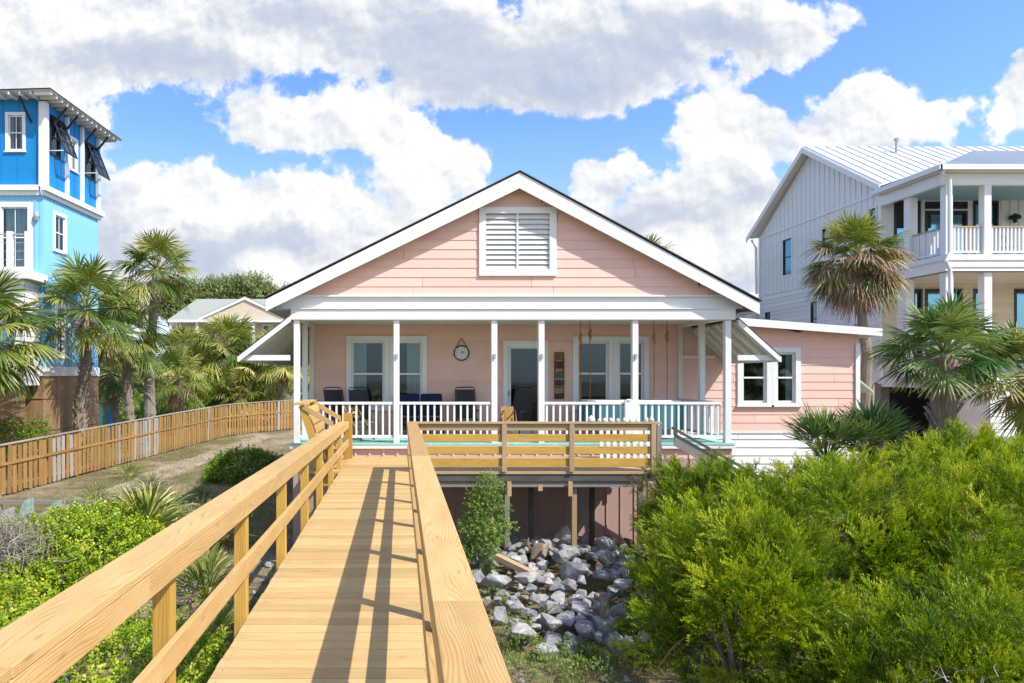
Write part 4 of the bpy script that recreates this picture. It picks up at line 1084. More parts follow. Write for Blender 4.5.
for px, y, zk in ((580.5, 15.8, 2.66), (590, 16.4, 2.80), (654, 15.8, 2.68), (667, 16.4, 2.74)):
    x = PX(px, y); mb = MB(); mb.tube([(x, y, 1.1), (x+.008, y, 1.8), (x-.003, y, zk), (x, y, 3.1)], .011, 6)
    rp = mb.build('rope', 'rope', sw)
    mb = MB(); mb.tube([(x, y, zk-.16), (x+.012, y, zk-.10), (x-.012, y, zk), (x+.012, y, zk+.08), (x, y, zk+.12)], [.018, .03, .04, .034, .016], 8); mb.build('knot', 'rope', rp)
# shells on the deck rail
rs = random.Random(5)
for i, (px, sz) in enumerate(((590, .09), (594, .075), (599, .05), (604, .055), (611, .06), (618, .055), (625, .06), (631, .05), (637, .045), (645, .065), (652, .075))):
    x = PX(px, 12.62); y = 12.61+rs.uniform(-.01, .03); z = .927; mb = MB(); a = rs.uniform(-.6, .6)
    prof = [(.05, 0), (.45, .12), (.62, .4), (.5, .75), (.55, .8), (.32, 1.05), (.36, 1.1), (.14, 1.3), (.02, 1.5)]
    mb.lathe((0, 0, 0), [(r*sz, z_*sz) for r, z_ in prof], 10)
    for k in range(5): mb.obox((.5*sz*math.cos(k*1.25), .5*sz*math.sin(k*1.25), .4*sz), (.25*sz*math.cos(k*1.25), .25*sz*math.sin(k*1.25), .08*sz), (.08*sz*-math.sin(k*1.25), .08*sz*math.cos(k*1.25), 0), (0, 0, .12*sz))
    o = mb.build('sea_shell', 'shell'); o.location = (x, y, z); o.rotation_euler = (rs.uniform(-.2, .2), a, rs.uniform(0, 6))
    lb = ['largest white whelk shell at the left end of the shells on the deck rail', 'white whelk shell second from the left on the deck rail'][i] if i < 2 else ('pale shell at the right end of the deck rail beside the corner post' if i == 10 else 'small white whelk shell on the cap of the deck rail among the middle shells')
    tag(o, lb, 'shell', 'whelk shells along the deck rail')
# blue hose under the deck
mb = MB(); y = 13.75; mb.tube([(PX(577, y), y, PZ(487, y)), (PX(581, y), y, PZ(500, y)), (PX(585, y), y, PZ(527, y)), (PX(587, y), y, PZ(531, y)), (PX(590, y), y, PZ(530, y))], .013, 8)
tag(mb.build('water_hose', 'blue_plastic'), 'thin blue hose hanging down in the shade under the platform', 'hose')
# ================================================================ left neighbour: blue tower house
BH = thing('blue_house', 'tall bright blue house with dark propped awning shutters and white trim at the left', 'house', (-16, 27.5, GZ))
C0 = Vector((-13.42, 25.4, 0)); sd_ = Vector((.27, 4.05, 0)).normalized()
side = Fr(C0, sd_, (sd_.y, -sd_.x, 0)); fnt = Fr(C0, (-1, 0, 0), (0, -1, 0))
zE, zC, zB = 11.95, 8.85, 1.77
def bh_walls(z0, z1, mat, step, bay_holes_s, bay_holes_f, name):
    mb = MB(); batten_wall(mb, side, 0, 4.0, z0, z1, step, bay_holes_s, bw=.03 if step < .3 else .05, bp=.018)
    batten_wall(mb, fnt, 0, 6.5, z0, z1, step, bay_holes_f, bw=.03 if step < .3 else .05, bp=.018)
    mb.build(name, mat, BH)
sw_ = [(.42, 1.12, 10.25, 11.75), (1.78, 2.36, 10.1, 11.45), (2.95, 3.72, 10.15, 11.6)]
fw_ = [(.66, 1.42, 10.22, 11.68)]
bh_walls(zC+.05, zE+.2, 'deep_blue', .62, [hole(*h) for h in sw_], [hole(*h) for h in fw_], 'upper_wall')
ls = [(.62, 1.55, 6.62, 8.15), (.75, 1.45, 2.5, 4.55)]
lf = [(.40, 1.75, 5.75, 8.3), (.3, 1.5, 2.3, 4.4)]
bh_walls(zB+.35, zC-.26, 'sky_blue', .2, [hole(*h) for h in ls], [hole(*h) for h in lf], 'lower_wall')
for h in (sw_[1],): window(BH, side, *h, tw=.1, mull=1, curt=[(.1, .9)])
for h in (sw_[0], sw_[2]): window(BH, side, *h, tw=.06, trim='dark_frame', sash='dark_frame', sill=False)
window(BH, fnt, *fw_[0], tw=.11, mull=1, curt=[(0, .3), (.7, 1)])
window(BH, side, *ls[0], tw=.13, mull=1, curt=[(0, 1)]); window(BH, side, *ls[1], tw=.13, mull=1, curt=[(0, 1)])
window(BH, fnt, *lf[0], tw=.18, mull=1, curt=[(.1, .9)]); window(BH, fnt, *lf[1], tw=.12, mull=0)
# awning shutters
for h in (sw_[0], sw_[2]):
    a0, a1, z0, z1 = h; a0 -= .03; a1 += .15
    top = [side.p(a0, .06, z1), side.p(a1, .06, z1)]; out = .55; zb = z0+.05
    dv = side.n*out+Vector((0, 0, zb-z1)); uu = side.u
    mb = MB()
    for a, b in ((a0, a0+.07), (a1-.07, a1), ((a0+a1)/2-.02, (a0+a1)/2+.02)): mb.obox(side.p(a, .06, z1), uu*(b-a), dv, side.n*.03+Vector((0, 0, .015)), .5)
    for k in range(4): mb.obox(side.p(a0+.07, .062, z1)+dv*(k/3.2), uu*(a1-a0-.14), dv*.045, side.n*.028+Vector((0, 0, .014)), .5)
    sh = mb.build('awning_shutter', 'dark_frame', BH)
    mb = MB(); mb.obox(side.p(a0+.06, .068, z1), uu*(a1-a0-.12), dv, side.n*.008, .5); mb.build('pane', 'pane_dark', sh)
    mb = MB(); mb.beam(side.p(a0, .0, z0+.12), side.p(a0, .0, z0+.12)+side.n*out, .03, .03); mb.build('prop', 'white_paint', sh)
# posts, cornice, base
mb = MB()
for a in (1.50, 2.62): side.box(mb, a-.07, a+.07, .003, .12, zC+.02, zE+.1, 1)
side.box(mb, 3.84, 4.02, -.05, .12, zC+.02, zE+.1, 1)
mb.build('corner_post', 'white_paint', BH)
mb = MB(); side.box(mb, -.14, .14, -.1, .14, zC+.02, zE+.1, 1); mb.build('corner_post', 'white_paint', BH)
mb = MB()
side.box(mb, -.2, 4.2, .002, .22, zC-.14, zC+.06, 1); fnt.box(mb, .12, 6.6, .002, .2, zC-.14, zC+.06, 1)
mb.build('cornice', 'louvre_grey', BH)
mb = MB(); side.box(mb, -.1, 4.1, .002, .1, zC-.30, zC-.142, 1); fnt.box(mb, .1, 6.6, .002, .1, zC-.30, zC-.142, 1); mb.build('cornice_band', 'white_paint', BH)
mb = MB(); side.box(mb, -.02, 4.02, .003, .07, zB, zB+.36, 1); fnt.box(mb, -.03, 6.5, .003, .07, zB, zB+.36, 1); mb.build('base_band', 'white_paint', BH)
# eave with rafter tails
mb = MB()
e = [side.p(-.75, .72, zE+.33), side.p(4.7, .72, zE+.33), side.p(4.7, -7.5, zE+.33), side.p(-.75, -7.5, zE+.33)]
apx = side.p(2, -3.2, zE+1.0)
for i in range(4): mb.quad([e[i], e[(i+1) % 4], apx], None, .5)
mb.build('roof', 'shingles', BH)
mb = MB(); th = Vector((0, 0, -.05))
for i in range(4):
    a, b = e[i], e[(i+1) % 4]; mb.quad([a+th, b+th, b, a], None, .3)
mb.build('roof_edge', 'dark_frame', BH)
mb = MB(); mb.quad([p+Vector((0, 0, -.055)) for p in e]); mb.build('eave_board', 'white_paint', BH)
k = 0; a = -.6
while a < 4.6:
    mb = MB(); side.box(mb, a, a+.06, .0, .66, zE+.14, zE+.27, 1); mb.build('rafter_tail', 'white_paint', BH); a += .36
a = .1
while a < 6:
    mb = MB(); fnt.box(mb, a, a+.06, .12, .66, zE+.14, zE+.27, 1); mb.build('rafter_tail', 'white_paint', BH); a += .40
for a in (.55, 1.35, 2.75, 3.75):
    mb = MB(); mb.beam(side.p(a, .02, zE-.55), side.p(a+.12, .52, zE+.14), .07, .07); mb.build('bracket', 'dark_frame', BH)
mb = MB(); mb.beam(fnt.p(.45, .02, zE-.65), fnt.p(.62, .5, zE+.14), .06, .06); mb.build('bracket', 'dark_frame', BH)
# under-house screen
mb = MB(); a = 0
while a < 4.0: side.box(mb, a, a+.19, -.02, 0, GZ-.1, zB-.003); a += .193
a = 0
while a < 6.5: fnt.box(mb, a, a+.19, -.02, 0, GZ-.1, zB-.003); a += .193
mb.build('plank_screen', 'skirt_wood', BH)
mb = MB()
for z in (.9, -.3): side.box(mb, 0, 4, .001, .03, z, z+.04, .3); fnt.box(mb, 0, 6.5, .001, .03, z, z+.04, .3)
mb.build('screen_rail', 'skirt_wood', BH)
# balcony on the front
mb = MB(); mb.box(-20, -13.25, 24.1, 25.38, 5.25, 5.55, 1); mb.build('balcony_floor', 'white_paint', BH)
mb = MB(); f2 = Fr((-13.55, 24.35, 0), (-1, 0, 0), (0, -1, 0)); siding(mb, f2, 0, 6, zB+.05, 5.24, .2, [(.35, 1.2, 2.7, 4.7)])
f3 = Fr((-13.55, 24.35, 0), (0, 1, 0), (1, 0, 0)); siding(mb, f3, 0, 1.0, zB+.05, 5.24, .2); mb.build('porch_wall', 'white_paint', BH)
mb = MB(); f2.box(mb, .4, 1.15, -.3, -.28, 2.7, 4.7, .5); mb.build('pane', 'pane_blue', BH)
mb = MB(); mb.box(-20, -13.5, 24.3, 25.3, zB-.35, zB+.04, 1); mb.build('base_band', 'white_paint', BH)
mb = MB(); a = -19.9
while a < -13.6: mb.box(a, a+.19, 24.36, 24.38, GZ-.1, zB-.36); a += .193
mb.build('plank_screen', 'skirt_wood', BH)
for x in (-13.35, -14.0, -15.6):
    mb = MB(); mb.box(x-.09, x+.09, 24.15, 24.33, 5.56, 6.95, 1); mb.build('balcony_post', 'white_paint', BH)
for z in (6.85, 6.55, 6.25, 5.95):
    mb = MB(); mb.beam((-20, 24.24, z+.02), (-13.35, 24.24, z), .03 if z < 6.8 else .07, .02 if z < 6.8 else .05); mb.build('balcony_rail', 'galvanized', BH)
mb = MB(); c = fnt.p(.22, .08, 7.75); mb.lathe(c, [(.02, .18), (.09, .12), (.11, 0), (.06, -.14), (.0, -.16)], 10); mb.build('wall_lamp', 'galvanized', BH)

# ================================================================ right neighbour: pale metal roofed house
NH = thing('pale_house', 'large pale grey board and batten house with metal roof and columned balcony at the right', 'house', (22, 27, GZ))
RXx = 16.4
sf = Fr((RXx, 22.95, 0), (0, 1, 0), (-1, 0, 0)); L_ = 7.85
def scl_(z): return ((z-8.05)/.70 if z > 8.05 else 0)
def gcl(z):
    if z <= 8.0: return (0, L_)
    k = (z-8.0)/2.78; return (k*L_/2, L_-k*L_/2)
sws = [(.25, .68, 6.95, 7.62), (2.75, 3.3, 6.6, 7.5), (5.25, 6.0, 6.0, 7.6), (3.5, 4.05, 3.3, 4.75), (6.85, 7.4, 4.1, 4.65)]
mb = MB(); batten_wall(mb, sf, 0, L_, 5.42, 8.0, .30, [hole(*h, t=.02) for h in sws], bw=.04); mb.build('side_wall', 'lightgrey_siding', NH)
mb = MB(); batten_wall(mb, sf, 0, L_, 8.0, 10.75, .30, [], gcl, bw=.04); mb.build('gable_wall', 'lightgrey_siding', NH)
mb = MB(); siding(mb, sf, 0, L_, 1.55, 5.38, .18, [hole(*h, t=.02) for h in sws], proud=.016); mb.build('lap_wall', 'lightgrey_siding', NH)
mb = MB(); sf.box(mb, 0, L_, .002, .04, 7.98, 8.06, 1); sf.box(mb, 0, L_, .002, .03, 5.37, 5.45, 1); sf.box(mb, 0, .14, .002, .045, 1.5, 7.97, 1); sf.box(mb, L_-.14, L_, .002, .045, 1.5, 7.97, 1); mb.build('trim', 'lightgrey_siding', NH)
for h in sws: window(NH, sf, *h, tw=.05, proud=.03, trim='lightgrey_siding', sash='dark_frame', pane='pane_blue', sash_w=.035, sill=False)
# roof
def rz(y): return 8.16+(y-22.6)*.626 if y < 26.9 else 8.16+(31.2-y)*.626
rd = 26.9
mb = MB()
A = Vector((16.05, 22.55, 8.13)); R_ = Vector((16.05, rd, 10.85)); Bk = Vector((16.05, 31.25, 8.13)); W30 = Vector((14, 0, 0))
mb.obox(A, R_-A, W30, (0, 0, .05), .8); mb.obox(Bk, R_-Bk, W30, (0, 0, .05), .8)
mr = mb.build('metal_roof', 'metal_roof', NH)
mb = MB(); x = 16.1
while x < 29:
    mb.obox(Vector((x, 22.55, 8.18)), R_-A, (.03, 0, 0), (0, 0, .045), .2); x += .42
mb.build('roof_seam', 'metal_roof', mr)
mb = MB()
for P in (A, Bk): mb.beam((P+Vector((-.02, 0, -.09))), (R_+Vector((-.02, 0, -.09))), .04, .22, plumb=True, tint=1)
mb.build('rake_board', 'lightgrey_siding', NH)
mb = MB(); mb.quad([A+Vector((0, 0, -.02)), R_+Vector((0, 0, -.02)), R_+Vector((.36, 0, -.02)), A+Vector((.36, 0, -.02))]); mb.quad([Bk+Vector((0, 0, -.02)), R_+Vector((0, 0, -.02)), R_+Vector((.36, 0, -.02)), Bk+Vector((.36, 0, -.02))]); mb.build('soffit', 'lightgrey_siding', NH)
mb = MB(); vx, vy = PX(896, 26), 26.0; vz = 10.30; mb.tube([(vx, vy, vz-.2), (vx+.02, vy, vz+.50)], .045, 8); mb.lathe((vx+.02, vy, vz+.48), [(.045, 0), (.09, .03), (.09, .13), (.0, .17)], 8); mb.build('vent_pipe', 'galvanized', NH)
mb = MB(); mb.box(vx-.5, vx, vy-.25, vy-.22, vz-.20, vz-.16); mb.build('pipe_flashing', 'galvanized', NH)
mb = MB(); mb.tube([(16.2, 31.1, 8.0), (16.3, 30.9, 7.6), (16.3, 30.85, 5.5)], .06, 8); mb.build('downspout', 'lightgrey_siding', NH)
# low rear roof
mb = MB(); mb.obox((15.6, 31.0, 4.9), (0, 3.0, 1.0), (4, 0, 0), (0, 0, .05), .6); mb.build('rear_roof', 'metal_roof', NH)
mb = MB(); mb.box(15.9, 19, 31.05, 34, GZ, 4.85, .8); mb.build('rear_wall', 'lightgrey_siding', NH)
# porch roof
ex, ey, ez = 16.05, 20.05, 8.02
H_ = (ex+6.45, ey+6.45, ez+2.58)
mb = MB()
mb.quad([(ex, ey, ez), (30, ey, ez), (30, ey+6.45, ez+2.58), H_]); mb.quad([(ex, ey, ez), H_, (ex, 22.6, ez+.10)])
pr = mb.build('porch_roof', 'metal_roof', NH)
mb = MB(); x = 16.5
while x < 29:
    t_ = min(x-ex, 6.4); mb.obox((x, ey, ez+.002), (.025, 0, 0), (0, t_, t_*.4), (0, 0, .035), .2); x += .42
mb.build('roof_seam', 'metal_roof', pr)
mb = MB(); mb.box(ex-.06, 30, ey-.09, ey-.004, ez-.13, ez+.02, 1); mb.box(ex-.09, ex-.004, ey-.09, 22.9, ez-.13, ez+.02, 1); mb.build('gutter', 'white_paint', pr)
mb = MB(); mb.box(ex+.22, 30, ey+.25, ey+.40, ez-.50, ez-.15, 1); mb.box(ex+.22, ex+.37, ey+.41, 22.9, ez-.50, ez-.15, 1); mb.build('porch_beam', 'white_paint', NH)
mb = MB(); mb.quad([(ex, ey, ez-.14), (30, ey, ez-.14), (30, ey+.3, ez-.14), (ex, ey+.3, ez-.14)]); mb.quad([(ex, ey+.3, ez-.14), (ex+.3, ey+.3, ez-.14), (ex+.3, 22.9, ez-.14), (ex, 22.9, ez-.14)]); mb.build('soffit', 'white_paint', NH)
mb = MB(); mb.quad([(ex+.3, ey+.3, ez-.28), (30, ey+.3, ez-.28), (30, 22.95, ez-.28), (ex+.3, 22.95, ez-.28)]); mb.build('porch_ceiling', 'haint_blue', NH)
PYY = 20.42; FZ2 = PZ(256, PYY); FB = PZ(272, PYY)
def post(px, y, z0, z1, w=.105):
    x = PX(px, y) if px < 900 or True else 0
    mb = MB(); mb.box(x-w, x+w, y-w, y+w, z0, z1, 1); return mb.build('porch_post', 'white_paint', NH)
for px in (946.5, 985):
    post(px, PYY, FZ2+.01, ez-.5); post(px, PYY, 1.7, FB-.02, .115)
mb = MB(); mb.box(20.4, 20.66, PYY-.13, PYY+.13, FZ2+.01, ez-.5, 1); mb.build('porch_post', 'white_paint', NH)
mb = MB(); mb.box(16.42, 16.68, 21.75, 22.0, FZ2+.01, ez-.5, 1); mb.build('porch_post', 'white_paint', NH)
mb = MB(); mb.box(16.42, 16.68, 21.9, 22.3, 1.7, FB-.02, 1); mb.build('porch_post', 'white_paint', NH)
mb = MB(); mb.box(16.35, 30, 20.22, 22.93, FB, FZ2, 1); mb.build('balcony_floor', 'lightgrey_siding', NH)
mb = MB(); mb.box(16.30, 30, 20.17, 20.215, FZ2-.16, FZ2+.01, 1); mb.box(16.30, 16.345, 20.22, 22.93, FZ2-.16, FZ2+.01, 1); mb.box(16.32, 30, 20.19, 20.215, FB+.12, FB+.26, 1); mb.build('balcony_trim', 'white_paint', NH)
a = PX(952, PYY)
for (p, q) in (((a, PYY), (PX(980, PYY), PYY)), ((PX(990, PYY), PYY), (20.4, PYY)), ((20.66, PYY), (24, PYY)), ((16.55, 20.6), (16.55, 21.75)), ((16.55, 22.0), (16.55, 22.9))):
    railing(NH, (*p, 0), (*q, 0), FZ2+.09, FZ2+.90, step=.115, bwid=.05, topmat='aged_wood', top_h=.045, name='balcony_railing')
mb = MB(); x = PX(940, 20.2); mb.tube([(16.15, 20.02, 7.95), (16.15, 20.1, 7.8), (16.40, 20.14, 7.65), (16.40, 20.14, 5.45), (16.25, 20.10, 5.2), (16.40, 20.12, 4.9), (16.42, 20.14, 0.2)], .05, 8); mb.build('downspout', 'white_paint', NH)
# walls behind the porches
wf = Fr((RXx, 22.95, 0), (1, 0, 0), (0, -1, 0))
def q(px, y=22.95): return PX(px, y)-RXx
up = [(q(894), q(920), 5.5, PZ(201, 22.95)), (q(925), q(967), 5.45, PZ(211, 22.95)), (q(973), q(998), 5.5, PZ(201, 22.95))]
lo = [(q(912), q(922), 2.2, PZ(289, 22.95)), (q(925), q(962), 2.8, PZ(289, 22.95)), (q(973), q(986), 2.2, PZ(289, 22.95)), (q(1014), q(1040), 2.2, PZ(289, 22.95))]
tr = (q(925), q(967), PZ(209, 22.95), PZ(202, 22.95))
mb = MB(); batten_wall(mb, wf, 0, 12, FZ2, 7.8, .30, [hole(*h, t=.02) for h in up+[tr]], bw=.04); mb.build('balcony_wall', 'lightgrey_siding', NH)
mb = MB(); siding(mb, wf, 0, 12, 1.55, FB, .18, [hole(*h, t=.02) for h in lo], proud=.016); mb.build('porch_wall', 'sand_siding', NH)
for h in up+[tr]: window(NH, wf, *h, tw=.07, trim='dark_frame', sash='dark_frame', pane='pane_blue', sash_w=.05, sill=False, split_h=False, curt=[(0, 1)] if h is not tr else None)
for h in lo: window(NH, wf, *h, tw=.07, trim='dark_frame', sash='dark_frame', pane='pane_blue', sash_w=.05, sill=False, split_h=False)
mb = MB(); mb.quad([(16.4, 20.25, FB-.03), (30, 20.25, FB-.03), (30, 22.95, FB-.03), (16.4, 22.95, FB-.03)]); mb.build('porch_ceiling', 'sand_siding', NH)
mb = MB(); lx = PX(1015, 22.8); mb.lathe((lx, 22.80, 7.05), [(.0, .22), (.16, .12), (.17, .02), (.06, 0), (.06, -.10), (0, -.12)], 10); mb.box(lx-.02, lx+.02, 22.8, 22.94, 7.1, 7.16); mb.build('wall_lamp', 'black_metal', NH)
# base below the porch
mb = MB(); mb.box(16.35, 30, 20.2, 22.93, 1.40, 1.72, 1); mb.build('porch_floor', 'white_paint', NH)
mb = MB(); b1 = Fr((PX(990, 19.0), 19.0, 0), (1, 0, 0), (0, -1, 0)); siding(mb, b1, 0, 9, .1, 1.72, .18, proud=.016)
b2 = Fr((PX(990, 19.0), 19.0, 0), (0, 1, 0), (-1, 0, 0)); siding(mb, b2, 0, 1.9, -1.2, 1.72, .18, proud=.016)
siding(mb, b1, 0, 9, -1.9, -.35, .18, proud=.016); mb.build('base_wall', 'lightgrey_siding', NH)
mb = MB(); b1.box(mb, 0, 9, .002, .04, -.4, .1, 1); mb.build('base_band', 'white_paint', NH)
mb = MB(); mb.box(16.6, 30, 23.2, 23.25, GZ, 1.5, .3); mb.box(18.2, 18.25, 20.9, 23.2, GZ, 1.5, .3); mb.build('underfloor_shade', 'dark_frame', NH)  # near-black sheets added as the shade inside the open recess
for y in (23.1, 25.6, 28.2, 30.6):
    mb = MB(); mb.box(16.45, 16.75, y, y+.3, GZ, 1.54, .5); mb.build('pile', 'grey_wood', NH)
bc = thing('balcony_chair', 'black metal garden chair on the balcony of the pale house', 'chair', (PX(1006, 21.3), 21.3, FZ2))
x = PX(1006, 21.3); z = FZ2
for k in range(5):
    mb = MB(); mb.tube([(x-.22+k*.11, 21.5, z+.42), (x-.22+k*.11, 21.58, z+.85)], .014, 6); mb.build('back_bar', 'black_metal', bc)
mb = MB(); mb.tube([(x-.24, 21.5, z+.4), (x-.24, 21.6, z+.86), (x, 21.62, z+.95), (x+.24, 21.6, z+.86), (x+.24, 21.5, z+.4)], .02, 6); mb.build('back_frame', 'black_metal', bc)
mb = MB(); mb.box(x-.25, x+.25, 21.05, 21.5, z+.40, z+.43); mb.build('seat', 'black_metal', bc)
for a in (-.23, .21):
    for y in (21.07, 21.46): mb = MB(); mb.box(x+a, x+a+.03, y, y+.03, z+.002, z+.398); mb.build('leg', 'black_metal', bc)

# ================================================================ far house
FH = thing('far_house', 'distant cream house with pale green roof and white porch beyond the palms', 'house', (-16, 74, GZ))
Yf = 70.0
def fx(px, y=Yf): return PX(px, y)
def fz(py, y=Yf): return PZ(py, y)
ff = Fr((0, 72, 0), (1, 0, 0), (0, -1, 0))
fh = [(PX(176, 72), PX(181, 72), 4.2, PZ(322, 72)), (PX(183, 72), PX(185, 72), 4.2, PZ(322, 72)), (PX(232, 72), PX(242, 72), 4.6, PZ(323, 72)), (PX(242.5, 72), PX(252, 72), 4.6, PZ(323, 72)), (PX(262, 72), PX(273, 72), 4.6, PZ(324, 72))]
mb = MB(); siding(mb, ff, PX(171, 72), 4, GZ, fz(319), .25, [hole(*h, t=.03) for h in fh], proud=.02); mb.build('wall', 'far_siding', FH)
for h in fh: window(FH, ff, *h, tw=.12, interior=True, sash_w=.07)
mb = MB()
e0, e1 = (PX(168, 69.4), 69.4, fz(320)), (6, 69.4, fz(320))
r0, r1 = (PX(197, 76), 76, PZ(299, 76)), (2, 76, PZ(299, 76))
mb.quad([e0, e1, r1, r0], None, .5); mb.quad([e0, r0, (e0[0], 84, e0[2])], None, .5); mb.quad([(e0[0], 84, e0[2]), r0, r1, (6, 84, e0[2])], None, .5); mb.build('roof', 'green_roof', FH)
mb = MB(); mb.box(e0[0], 6, 69.3, 69.42, e0[2]-.28, e0[2]-.01, 1); mb.build('fascia', 'white_paint', FH)
# front gable
ga = (fx(245, 69.6), fz(298.5, 69.6)); gb0, gb1 = fx(201, 69.6), fx(288, 69.6); gz0 = fz(319, 69.6)
mb = MB(); mb.quad([(gb0, 69.6, gz0), (gb1, 69.6, gz0), (ga[0], 69.6, ga[1])], None, .5); mb.build('gable_wall', 'far_siding', FH)
mb = MB()
for xx in (gb0, gb1):
    d = 1 if xx > ga[0] else -1
    mb.beam((ga[0], 69.5, ga[1]+.02), (xx+.3*d, 69.5, gz0-.05), .08, .3, plumb=True, tint=1)
mb.build('rake_board', 'white_paint', FH)
mb = MB()
for xx in (gb0-.3, gb1+.3): mb.obox((ga[0], 69.45, ga[1]+.17), (xx-ga[0], 0, gz0+.1-ga[1]-.17), (0, 6.1, 0), (0, 0, .05), .5)
mb.build('gable_roof', 'green_roof', FH)
for px in (170.5, 197, 253.5, 290):
    mb = MB(); x = fx(px, 69.6); mb.box(x-.13, x+.13, 69.5, 69.76, 3, e0[2]-.29, 1); mb.build('porch_post', 'white_paint', FH)
railing(FH, (fx(171, 69.6), 69.62, 0), (fx(196, 69.6), 69.62, 0), 3.6, 4.9, step=.22, bwid=.1)
mb = MB(); mb.box(fx(169), 6, 69.4, 72, 3.0, 3.4, 1); mb.build('porch_floor', 'white_paint', FH)

# ================================================================ picket fence
PF = thing('picket_fence', 'long honey brown picket fence running along the sandy path at the left', 'fence', (-11.5, 30, GZ))
fp = [(-13.0, 14.0, -.50), (-12.3, 20.7, -.36), (-11.75, 27.0, -.22), (-11.2, 33.5, -.10), (-10.6, 40.8, .0), (-9.3, 43.8, .03), (-7.4, 46.2, .08), (-5.0, 47.6, .1)]
rf = random.Random(11)
for si, (a, b) in enumerate(zip(fp, fp[1:])):
    A = Vector((a[0], a[1], 0)); B_ = Vector((b[0], b[1], 0)); L = (B_-A).length; d = (B_-A)/L; nn = Vector((d.y, -d.x, 0))
    if nn.x < 0: nn = -nn
    nb = max(1, round(L/2.4))
    for k in range(nb):
        p0 = A+d*(L*k/nb); p1 = A+d*(L*(k+1)/nb); zt0 = a[2]+(b[2]-a[2])*k/nb; zt1 = a[2]+(b[2]-a[2])*(k+1)/nb
        mb = MB(); mb.box(p0.x-.05, p0.x+.05, p0.y-.05, p0.y+.05, GZ-.2, zt0-.02); mb.build('post', 'picket_wood', PF)
        mbs = MB()
        n = max(3, round(L/nb/.27)); z = 0
        for i in range(n):
            t = (i+.5)/n; c = p0.lerp(p1, t); w = .185; zt = zt0+(zt1-zt0)*t+rf.uniform(-.03, .02)
            gm = 1 if (rf.random() < (.55 if (si in (1, 2) and k in (1,)) else .06)) else 0
            lean_ = rf.uniform(-.03, .03)
            mbs.obox(c-d*w/2+nn*.05+Vector((0, 0, GZ+.07+rf.uniform(-.03, .02))), d*w, nn*.018, Vector((lean_, 0, zt-GZ-.09)), None, gm)
        mbs.build('slat_panel', ['picket_wood', 'picket_grey'], PF)
        mb = MB()
        for zz in (.30, .98): mb.beam(p0+nn*.03+Vector((0, 0, GZ+zz)), p1+nn*.03+Vector((0, 0, GZ+zz)), .035, .085)
        mb.beam(p0+nn*.085+Vector((0, 0, GZ+1.0+(zt0+.36)*.6)), p1+nn*.085+Vector((0, 0, GZ+1.0+(zt1+.36)*.6)), .03, .09)
        mb.build('rail', 'picket_wood', PF)
        mb = MB(); mb.beam(p0+nn*.04+Vector((0, 0, zt0+.01)), p1+nn*.04+Vector((0, 0, zt1+.01)), .13, .035); mb.build('cap_rail', 'picket_grey', PF)
# low timber edging with leaning stones near the fence, left
te = thing('timber_edging', 'low weathered timber edging rails in front of the fence at far left', 'edging', (-10, 17.5, GZ))
for z, y in ((.38, 17.7), (.06, 17.4)):
    mb = MB(); mb.beam((-13, y, GZ+z), (-8.0 if z > .2 else -9.3, y+.3, GZ+z), .12, .09); mb.build('timber', 'grey_wood', te)
for x in (-12.6, -10.6, -8.6):
    mb = MB(); mb.box(x-.06, x+.06, 17.78, 17.9, GZ-.1, GZ+.36); mb.build('stake', 'grey_wood', te)
for i, (px, h, lb) in enumerate(((27, .62, 'pale green curved stone slab standing nearest the left edge of the picture'), (55, .55, 'pale green curved stone slab in the middle of the timber edging'), (84, .42, 'small whitish stone slab at the right end of the timber edging'), (8, .36, 'low whitish slab lying behind the timber edging at the far left'))):
    mb = MB(); x = PX(px, 17.3); n = 10
    pr_ = [(x+.16, GZ-.05), (x+.16, GZ+h)]+[(x+.16-.34*math.sin(k/n*math.pi/2), GZ+h*math.cos(k/n*math.pi/2)**.8 if k < n else GZ-.05) for k in range(1, n+1)]
    a = [(p[0], 17.25, p[1]) for p in pr_]; b = [(p[0], 17.33, p[1]) for p in pr_]
    mb.quad(a[::-1], None, .5); mb.quad(b, None, .5)
    for k in range(len(a)): k2 = (k+1) % len(a); mb.quad([a[k], a[k2], b[k2], b[k]], None, .5)
    tag(mb.build('stone_slab', 'slate_stone' if i < 2 else 'granite'), lb, 'stone', 'stone slabs by the timber edging')
# bins beyond the fence
bn_ = thing('trash_bin', 'green wheeled bin standing beyond the fence beside the blue house', 'bin', (PX(106, 40), 40, GZ))
x = PX(106, 40)
mb = MB(); mb.lathe((x, 40, GZ), [(.42, 0), (.52, 2.1)], 4, .5); mb.build('body', 'green_plastic', bn_)
mb = MB(); mb.box(x-.48, x+.48, 39.5, 40.5, GZ+2.1, GZ+2.2); mb.build('lid', 'green_plastic', bn_)
bb = thing('recycling_bin', 'blue upright bin standing beyond the fence beside the green bin', 'bin', (PX(113, 40), 40, GZ))
x = PX(113, 40)
mb = MB(); mb.box(x-.2, x+.2, 39.7, 40.3, GZ, GZ+2.1); mb.build('body', 'blue_plastic', bb)
mb = MB(); mb.box(x-.24, x+.24, 39.65, 40.35, GZ+2.105, GZ+2.2); mb.build('lid', 'blue_plastic', bb)
